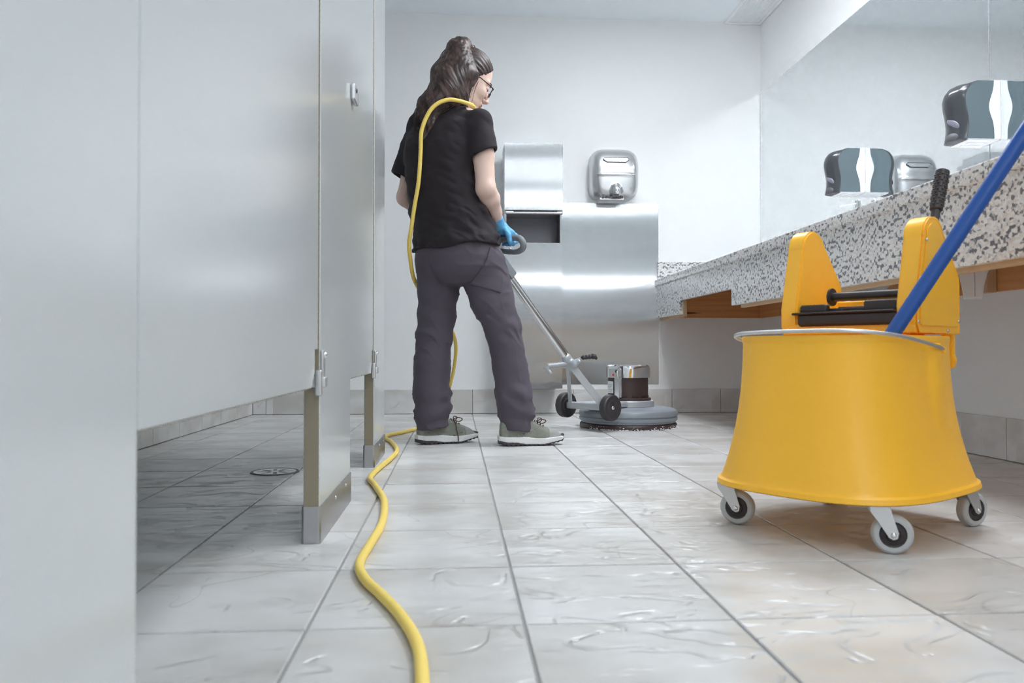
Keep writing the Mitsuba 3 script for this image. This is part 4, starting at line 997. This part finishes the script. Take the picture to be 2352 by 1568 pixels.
lip = nets(lambda P: smin(ellip(hl(P), (0.0955, 0, -0.0685), (0.0075, 0.021, 0.0045)), ellip(hl(P), (0.0945, 0, -0.0775), (0.0075, 0.018, 0.0052)), 0.001), hw((0.095, 0, -0.072)) - 0.035, hw((0.095, 0, -0.072)) + 0.035, 0.0028)
put('lips', lip, 'mat_lip', woman, smooth=True, label='closed pink lips')

# glasses
gl_ = thing('eyeglasses', 'dark thin-framed eyeglasses worn by the woman', 'eyeglasses')
for s in (-1, 1):
    c0 = np.array((0.106, s * 0.032, -0.006))
    loopg = [hw(c0 + (-0.006 * (abs(math.cos(t)) if math.cos(t) * s > 0 else 0) + 0.0 , 0.0245 * math.copysign(abs(math.cos(t)) ** 0.7, math.cos(t)), 0.0175 * math.copysign(abs(math.sin(t)) ** 0.7, math.sin(t)))) for t in np.linspace(0, 2 * math.pi, 28, endpoint=False)]
    put('rim', tube(loopg, 0.0019, 8, closed=True), 'mat_black', gl_, smooth=True)
    lens = trimesh.Trimesh(np.vstack([loopg, [np.mean(loopg, 0)]]), [(i, (i + 1) % 28, 28) for i in range(28)], process=False)
    scene.setdefault('mat_lens', {'type': 'thindielectric', 'int_ior': 1.5})
    put('lens', lens, 'mat_lens', gl_)
    put('temple', tube([hw((0.099, s * 0.058, 0.004)), hw((0.085, s * 0.068, 0.004)), hw((0.03, s * 0.080, 0.003)), hw((-0.012, s * 0.082, 0.001)), hw((-0.03, s * 0.082, -0.02))], 0.0023, 8), 'mat_black', gl_, smooth=True)
    put('hinge', tube([hw((0.103, s * 0.054, 0.004)), hw((0.096, s * 0.062, 0.004))], 0.0028, 8), 'mat_black', gl_, smooth=True)
put('bridge', tube(spline([hw((0.106, -0.010, -0.002)), hw((0.111, 0, 0.002)), hw((0.106, 0.010, -0.002))], 5), 0.0018, 8), 'mat_black', gl_, smooth=True)

# hair: combed-back cap and a heavy wavy ponytail falling over her back
def cap_f(P):
    q = hl(P)
    d = ellip(q, (-0.016, 0, 0.040), (0.103, 0.082, 0.097))
    d = smin(d, ellip(q, (-0.045, 0, -0.02), (0.062, 0.072, 0.07)), 0.03)
    # hairline: cut away the face along a slanted edge
    line = q[:, 0] * 0.80 - (q[:, 2] - 0.062) * 0.62 - 0.040 + 0.010 * np.cos(q[:, 1] * 40) + 0.010 * (meshkit.noise(np.stack([q[:, 0] * 40, q[:, 1] * 160, q[:, 2] * 160], 1), 8) - 0.5)
    d = smax(d, line, 0.006)
    g = 0.0016 * np.sin(np.arctan2(q[:, 1], q[:, 2] + 0.02) * 46 + 9 * N3(P, 0.05))
    return d + g
put('hair_cap', nets(cap_f, HO - 0.17, HO + 0.17, 0.0042, 1), 'mat_hair', woman, smooth=True, label='dark brown hair combed back')
pony = [((0.050, 3.41, 1.665), 0.030), ((0.026, 3.40, 1.678), 0.048), ((0.010, 3.385, 1.650), 0.062), ((-0.006, 3.370, 1.60), 0.072), ((-0.020, 3.362, 1.53), 0.088), ((-0.045, 3.350, 1.465), 0.084), ((-0.088, 3.338, 1.415), 0.066), ((-0.135, 3.330, 1.370), 0.042), ((-0.160, 3.338, 1.325), 0.014)]
pony2 = [((0.012, 3.365, 1.62), 0.060), ((0.022, 3.345, 1.55), 0.056), ((0.014, 3.335, 1.48), 0.040), ((-0.02, 3.325, 1.44), 0.028)]
pony3 = [((-0.06, 3.325, 1.42), 0.03), ((-0.115, 3.302, 1.33), 0.022), ((-0.128, 3.295, 1.265), 0.010)]
def pony_f(P):
    w = P + np.stack([0.010 * np.sin(P[:, 2] * 34 + P[:, 0] * 20), 0.006 * np.sin(P[:, 2] * 29 + 2), 0 * P[:, 2]], 1).astype(np.float32)
    d = smin(chain(w, [(A3(*a), r) for a, r in pony], 0.02), chain(w, [(A3(*a), r) for a, r in pony2], 0.02), 0.02)
    d = smin(d, chain(w, [(A3(*a), r) for a, r in pony3], 0.02), 0.02)
    s = np.stack([P[:, 0] * 75 + 14 * np.sin(P[:, 2] * 16 + P[:, 1] * 12) * 0.25, P[:, 1] * 75, P[:, 2] * 4], 1)
    return d + 0.007 * (meshkit.noise(s, 3) - 0.5) + 0.004 * (meshkit.noise(s * 2.3, 5) - 0.5)
pk = put('ponytail', nets(pony_f, (-0.24, 3.22, 1.22), (0.12, 3.48, 1.76), 0.0042, 1), 'mat_hair', woman, smooth=True, label='long wavy dark brown ponytail')
rg = np.random.default_rng(11)
strands = []
for i in range(210):
    base_ = pony if i % 3 else (pony2 if i % 2 else pony3)
    off = rg.normal(0, 1, 3); off /= np.linalg.norm(off); off[1] = -abs(off[1]) if i % 2 else off[1]
    ph = rg.uniform(0, 6.28); k0 = rg.integers(0, max(1, len(base_) - 3)) if base_ is pony else 0
    pts = []
    for j, (a, r) in enumerate(base_[k0:]):
        a = np.array(a); wob = 0.008 * np.array([math.sin(ph + j * 1.6), math.cos(ph + j), 0])
        pts.append(a + off * (r * (0.93 + 0.06 * math.sin(ph + j))) + wob)
    if i % 6 == 0:
        pts.append(pts[-1] + np.array([rg.uniform(-0.03, 0.01), rg.uniform(-0.01, 0.01), rg.uniform(-0.05, -0.015)]))
    q = spline(pts, 6)
    strands.append(tube(q, np.linspace(0.0017, 0.0007, len(q)), 5))
for (a, b, c) in [((0.03, -0.062, 0.0), (0.035, -0.066, -0.05), (0.052, -0.055, -0.105)), ((0.02, -0.066, 0.01), (0.025, -0.068, -0.05), (0.035, -0.06, -0.09))]:
    q = spline([hw(a), hw(b), hw(c)], 8); strands.append(tube(q, np.linspace(0.0012, 0.0006, len(q)), 5))
put('hair_strands', cat(*strands), 'mat_hair', woman, smooth=True, kind='stuff')

# t-shirt
torso_sh = secs([(0.800, 0.000, 3.368, 0.216, 0.158, 36), (0.84, -0.004, 3.368, 0.212, 0.154, 37), (0.90, -0.014, 3.37, 0.198, 0.144, 40), (1.02, -0.046, 3.375, 0.178, 0.126, 44), (1.12, -0.064, 3.38, 0.174, 0.120, 47), (1.25, -0.072, 3.38, 0.178, 0.120, 48), (1.33, -0.060, 3.383, 0.165, 0.104, 48), (1.385, -0.040, 3.387, 0.118, 0.080, 48), (1.425, -0.025, 3.39, 0.075, 0.064, 48), (1.450, -0.012, 3.395, 0.060, 0.056, 48)])
slR0, slR1 = shR + A3(-0.006, 0.004, 0.004), A3(0.107, 3.250, 1.205)
slL0, slL1 = shL + A3(0.004, -0.004, 0.004), A3(-0.232, 3.525, 1.165)
def wrinkle(P, amp):
    s = np.stack([P[:, 0] * 9 + P[:, 2] * 7, P[:, 1] * 9, P[:, 2] * 15 - P[:, 0] * 6], 1)
    n = meshkit.noise(s, 21) - 0.5
    s2 = np.stack([P[:, 0] * 16 - P[:, 2] * 9, P[:, 1] * 16, P[:, 2] * 24 + P[:, 0] * 13], 1)
    r = 1 - 2 * np.abs(meshkit.noise(s2, 4) - 0.5)
    return amp * (n + 0.55 * (r - 0.5))
def crease(P, amp, seed, tilt):
    # sharp cloth creases running aslant
    u_, w_ = P[:, 2] * 1.0 + tilt * P[:, 0] + 0.3 * P[:, 1], P[:, 0] - tilt * P[:, 2] * 0.5
    wv_ = meshkit.noise(P * 7, seed + 1)
    n = meshkit.noise(np.stack([u_ * 30 + 3 * wv_, w_ * 6, P[:, 1] * 7], 1), seed)
    r = np.clip(1 - np.abs(2 * n - 1) * 2.2, 0, 1) ** 1.5
    m = np.clip((meshkit.noise(P * 9 + seed, seed + 2) - 0.38) * 4, 0, 1)
    return -amp * r * m
def shirt_f(P):
    d = torso_sh(P)
    d = smin(d, rcone(P, slR0 + A3(-0.012, 0.01, -0.004), A3(-0.03, 3.385, 1.387), 0.045, 0.046), 0.03)
    d = smin(d, rcone(P, slL0, A3(-0.04, 3.39, 1.385), 0.052, 0.052), 0.03)
    sR = rcone(P, slR0, slR1, 0.053, 0.061); sL = rcone(P, slL0, slL1, 0.055, 0.060)
    nR = A3(0.42, -0.10, -0.90); nR /= np.linalg.norm(nR)
    nL = A3(-0.45, 0.0, -0.89); nL /= np.linalg.norm(nL)
    sR = np.maximum(sR, (P - slR1) @ nR - 0.012); sL = np.maximum(sL, (P - slL1) @ nL - 0.012)
    d = smin(d, sR, 0.022); d = smin(d, sL, 0.022)
    low = np.clip((1.15 - P[:, 2]) / 0.3, 0, 1)
    hemw = np.clip((np.minimum(np.linalg.norm(P - slL1, axis=1), np.linalg.norm(P - slR1, axis=1)) - 0.05) / 0.06, 0, 1)
    d = d + wrinkle(P, 0.010 + 0.010 * low) * hemw + crease(P, 0.007 * (0.3 + low), 41, 0.9) * hemw
    # openings
    aR = (slR1 - slR0) / np.linalg.norm(slR1 - slR0); aL = (slL1 - slL0) / np.linalg.norm(slL1 - slL0)
    d = np.maximum(d, -rcone(P, slR1 - 0.02 * aR, slR1 + 0.06 * aR, 0.048, 0.052))
    d = np.maximum(d, -rcone(P, slL1 - 0.015 * aL, slL1 + 0.06 * aL, 0.046, 0.050))
    hem = 0.812 + 0.10 * (P[:, 0] + 0.05) * (P[:, 0] > -0.05) + 0.006 * np.sin(P[:, 0] * 30)
    d = np.maximum(d, hem - P[:, 2])
    d = np.maximum(d, P[:, 2] - (1.437 + 0.3 * (P[:, 0] * -0.3 - (P[:, 1] - 3.39) * 0.5)))
    return np.maximum(d, -rcone(P, neck0 + A3(0.01, 0.01, 0.03), neck1, 0.054, 0.056))
shirt = put('t_shirt', nets(shirt_f, (-0.34, 3.13, 0.78), (0.24, 3.66, 1.48), 0.0062), 'mat_shirt', woman, smooth=True, label='black short-sleeved t-shirt')

# trousers
pel = secs([(0.675, 0.012, 3.37, 0.13, 0.10, 30), (0.70, 0.010, 3.37, 0.170, 0.125, 32), (0.735, 0.006, 3.37, 0.196, 0.143, 33), (0.78, 0.002, 3.37, 0.203, 0.150, 35), (0.84, -0.004, 3.37, 0.196, 0.142, 37), (0.88, -0.01, 3.37, 0.185, 0.13, 38)])
def leg(P, j):
    return chain(P, [(A3(*a), r) for a, r in j], 0.012)
LR = [((0.105, 3.335, 0.745), 0.102), ((0.148, 3.322, 0.600), 0.091), ((0.188, 3.312, 0.490), 0.072), ((0.203, 3.312, 0.420), 0.0685), ((0.220, 3.314, 0.330), 0.070), ((0.238, 3.316, 0.215), 0.077), ((0.246, 3.318, 0.150), 0.074), ((0.250, 3.320, 0.095), 0.064), ((0.252, 3.320, 0.060), 0.062)]
LL = [((-0.072, 3.405, 0.745), 0.102), ((-0.080, 3.403, 0.640), 0.086), ((-0.085, 3.40, 0.540), 0.080), ((-0.093, 3.40, 0.455), 0.0735), ((-0.104, 3.398, 0.340), 0.0755), ((-0.107, 3.396, 0.215), 0.0795), ((-0.104, 3.395, 0.140), 0.074), ((-0.102, 3.395, 0.085), 0.066), ((-0.101, 3.395, 0.062), 0.065)]
def folds(P, cx, z0, z1, amp, seed):
    z = P[:, 2]
    m = np.clip(np.minimum((z - z0) / 0.04, (z1 - z) / 0.04), 0, 1)
    s = np.stack([P[:, 0] * 8 + 3 * seed, P[:, 1] * 8, z * 26 + 9 * (P[:, 0] - cx) * (1 if seed % 2 else -1)], 1)
    return m * amp * (meshkit.noise(s, seed) - 0.5)
def trouser_f(P):
    a, b = leg(P, LR), leg(P, LL)
    a = a + folds(P, 0.24, 0.07, 0.27, 0.018, 3) + folds(P, 0.20, 0.36, 0.60, 0.008, 5)
    b = b + folds(P, -0.10, 0.07, 0.27, 0.018, 8) + folds(P, -0.09, 0.36, 0.62, 0.008, 9)
    a = np.maximum(a, 0.062 - 0.35 * (P[:, 0] - 0.25) * 0.3 - P[:, 2]); b = np.maximum(b, 0.066 + 0.15 * (P[:, 0] + 0.1) - P[:, 2])
    d = smin(np.minimum(a, b) if False else smin(a, b, 0.012), pel(P), 0.025)
    zz = P[:, 2]
    knee = np.exp(-((zz - 0.47) / 0.10) ** 2); ank = np.exp(-((zz - 0.16) / 0.07) ** 2); seat = np.exp(-((zz - 0.66) / 0.08) ** 2)
    d = d + wrinkle(P, 0.005) + crease(P, 0.0015 + 0.006 * knee + 0.009 * ank + 0.005 * seat, 51, 0.8) + crease(P, 0.001 + 0.005 * knee + 0.006 * ank + 0.004 * seat, 63, -0.7)
    # seat crease
    f = yawed(34); r = np.array([f[1], -f[0], 0])
    s = (P[:, 0] - 0.004) * r[0] + (P[:, 1] - 3.37) * r[1]; back = -((P[:, 0] - 0.004) * f[0] + (P[:, 1] - 3.37) * f[1])
    d = d + 0.010 * np.exp(-(s / 0.012) ** 2) * np.clip((0.80 - P[:, 2]) / 0.05, 0, 1) * np.clip((P[:, 2] - 0.62) / 0.05, 0, 1) * (back > 0.03)
    # outer side seam of the right leg
    for (p0, r0), (p1, r1) in ((LR[1], LR[3]), (LR[3], LR[5]), (LR[5], LR[7])):
        d = d - 0.0022 * np.exp(-(rcone(P, A3(*p0) + A3(0.030, -r0 + 0.006, 0), A3(*p1) + A3(0.030, -r1 + 0.006, 0), 0.0, 0.0) / 0.006) ** 2)
    # cuffs open round the ankle
    d = np.maximum(d, -rcone(P, A3(0.252, 3.32, 0.09), A3(0.253, 3.32, 0.0), 0.050, 0.052))
    d = np.maximum(d, -rcone(P, A3(-0.101, 3.395, 0.09), A3(-0.10, 3.395, 0.0), 0.053, 0.055))
    return np.maximum(d, P[:, 2] - 0.87)
tro = put('trousers', nets(trouser_f, (-0.26, 3.17, 0.03), (0.36, 3.58, 0.89), 0.0055), 'mat_trousers', woman, smooth=True, label='dark grey purple work trousers')
# thigh pocket on her right leg
def pocket_f(P):
    d = trouser_f(P)
    o = A3(0.150, 3.225, 0.722); ex = A3(0.86, 0.42, -0.30); ex /= np.linalg.norm(ex); ez = A3(0.28, 0.10, 0.95); ez /= np.linalg.norm(ez)
    x, z = (P - o) @ ex, (P - o) @ ez
    bx = np.maximum(np.abs(x) - 0.050 + 0.10 * z, np.abs(z) - 0.082)
    return np.maximum(np.maximum(d - 0.0055, -(d + 0.004)), bx)
put('pocket', nets(pocket_f, (0.04, 3.15, 0.60), (0.27, 3.36, 0.84), 0.005), 'mat_trousers', tro, smooth=True, label='thigh pocket')

# gloves
for s, w_ in ((-1, wrR.astype(float)), (1, wrL.astype(float))):
    el = (elR if s < 0 else elL).astype(float)
    c = gripw(s, 0.125); d0 = (el - w_) / np.linalg.norm(el - w_)
    def glove_f(P, s=s, w_=w_, d0=d0):
        d = smin(hand_f(P, s, w_, 0.0016), rcone(P, w_.astype(np.float32), (w_ + 0.045 * d0).astype(np.float32), 0.0262, 0.0305), 0.008)
        d = d + 0.003 * (meshkit.noise(P * 90, 2) - 0.5)
        return np.maximum(d, (P - w_.astype(np.float32)) @ d0.astype(np.float32) - 0.036)
    lo = np.minimum(c, w_) - 0.085; hi = np.maximum(c, w_) + 0.085
    put('glove', nets(glove_f, lo, hi, 0.003, 1), 'mat_glove', woman, smooth=True, label='blue disposable glove')

# shoes
def shoe(heel, toe, lace_down):
    heel, toe = np.asarray(heel, float), np.asarray(toe, float)
    fx = (toe - heel); L = np.linalg.norm(fx); fx /= L; fy = np.array([-fx[1], fx[0], 0])
    M = mat((heel[0], heel[1], 0), fx, fy, (0, 0, 1))
    W = M[:3, :3].astype(np.float32)
    loc = lambda P: (P - M[:3, 3].astype(np.float32)) @ W
    half = lambda x: np.interp(x, [0, 0.02, 0.06, 0.13, 0.19, 0.24, 0.265, L], [0.022, 0.034, 0.037, 0.035, 0.046, 0.040, 0.028, 0.012]).astype(np.float32)
    lift_ = lambda x: np.interp(x, [0, 0.03, 0.18, L], [0.010, 0.004, 0.004, 0.022]).astype(np.float32)
    def plan(q, g):
        x = np.clip(q[:, 0], 0, L)
        over = np.maximum(np.maximum(-q[:, 0], q[:, 0] - L), 0)
        return np.sqrt(over**2 + np.maximum(np.abs(q[:, 1]) - half(x), 0) ** 2) - g + np.minimum(np.abs(q[:, 1]) - half(x), 0) * 0.5 * (over == 0)
    def upper_f(P):
        q = loc(P); x = q[:, 0]
        top = np.interp(x, [0, 0.03, 0.09, 0.13, 0.17, 0.215, 0.25, L], [0.102, 0.108, 0.110, 0.110, 0.084, 0.067, 0.060, 0.046]).astype(np.float32)
        k = np.clip(q[:, 2] / top, 0, 1.3)
        wide = half(np.clip(x, 0, L)) * np.sqrt(np.clip(1 - 0.55 * k**2.2, 0.05, 1))
        d = smax(np.maximum(np.abs(q[:, 1]) - wide, np.maximum(-x + 0.004 + 0.06 * (q[:, 2] - 0.06) ** 2 * 20, x - (L - 0.006 - np.clip(q[:, 2] - 0.03, 0, 1) * 0.75))), q[:, 2] - top, 0.02)
        d = np.maximum(d, 0.02 - q[:, 2])
        col = ellip(q, (0.055, 0, 0.125), (0.05, 0.028, 0.035))
        return np.maximum(d, -col)
    lo = np.minimum(heel, toe) + (-0.08, -0.08, 0); hi = np.maximum(heel, toe) + (0.08, 0.08, 0.13)
    sk = put('shoe', nets(upper_f, lo - (0, 0, 0.005), hi, 0.004, 1), 'mat_shoe', woman, smooth=True, label='worn green grey hiking shoe')
    f_mid = lambda P: np.maximum(plan(loc(P), 0.004), np.maximum(loc(P)[:, 2] - (0.036 + lift_(loc(P)[:, 0]) * 0.4 - 0.006 * np.clip((loc(P)[:, 0] - 0.1) / 0.05, 0, 1)), lift_(loc(P)[:, 0]) + 0.008 * np.clip((0.11 - loc(P)[:, 0]) / 0.05, 0, 1) + 0.003 - loc(P)[:, 2]))
    put('midsole', nets(f_mid, lo - (0, 0, 0.005), hi - (0, 0, 0.06), 0.0035, 1), 'mat_midsole', sk, smooth=40, label='white midsole')
    lug = lambda x: 0.003 * (np.sin(x * 330) > 0.2)
    f_out = lambda P: np.maximum(plan(loc(P), 0.0032), np.maximum(loc(P)[:, 2] - (lift_(loc(P)[:, 0]) + 0.009 * np.clip((0.11 - loc(P)[:, 0]) / 0.05, 0, 1) + 0.005 + 0.012 * np.clip((loc(P)[:, 0] - L + 0.03) / 0.02, 0, 1.6)), lift_(loc(P)[:, 0]) - 0.003 + lug(loc(P)[:, 0]) - loc(P)[:, 2]))
    put('outsole', nets(f_out, lo - (0, 0, 0.005), hi - (0, 0, 0.06), 0.0035, 1), 'mat_dark_rubber', sk, smooth=40, label='dark outsole')
    cap = lambda P: np.maximum(upper_f(P) - 0.0016, np.maximum(0.198 - loc(P)[:, 0] + 0.15 * np.abs(loc(P)[:, 1]), 0.028 - loc(P)[:, 2]))
    put('toe_cap', nets(cap, lo, hi, 0.004, 1), 'mat_suede', sk, smooth=True, label='light grey suede toe')
    lw = lambda x, y, z: M[:3, 3] + x * fx + y * fy + np.array([0, 0, z])
    lc = [tube(spline([lw(x - 0.004, -0.024, z - 0.012), lw(x, -0.010, z + 0.001), lw(x + 0.003, 0.010, z + 0.001), lw(x, 0.024, z - 0.012)], 5), 0.0022, 6) for x, z in ((0.150, 0.099), (0.162, 0.092), (0.174, 0.085), (0.186, 0.079))]
    b0 = (0.156, -0.012, 0.099)
    lc.append(tube(spline([lw(*b0), lw(0.172, -0.028, 0.109), lw(0.190, -0.036, 0.102), lw(0.176, -0.032, 0.092), lw(*b0)], 6), 0.0021, 6))
    lc.append(tube(spline([lw(*b0), lw(0.170, 0.012, 0.111), lw(0.188, 0.022, 0.104), lw(0.174, 0.012, 0.094), lw(*b0)], 6), 0.0021, 6))
    if lace_down:
        lc.append(tube(spline([lw(*b0), lw(0.160, -0.034, 0.086), lw(0.162, -0.042, 0.06), lw(0.166, -0.050, 0.03), lw(0.167, -0.051, 0.010)], 6), 0.0021, 6))
    put('lace', cat(*lc), 'mat_brow', sk, smooth=True, label='dark shoelace')
shoe((0.176, 3.300, 0), (0.176 + 0.272 * math.cos(0.14), 3.300 + 0.272 * math.sin(0.14), 0), False)
shoe((-0.166, 3.376, 0), (-0.166 + 0.262 * math.cos(0.36), 3.376 + 0.262 * math.sin(0.36), 0), True)
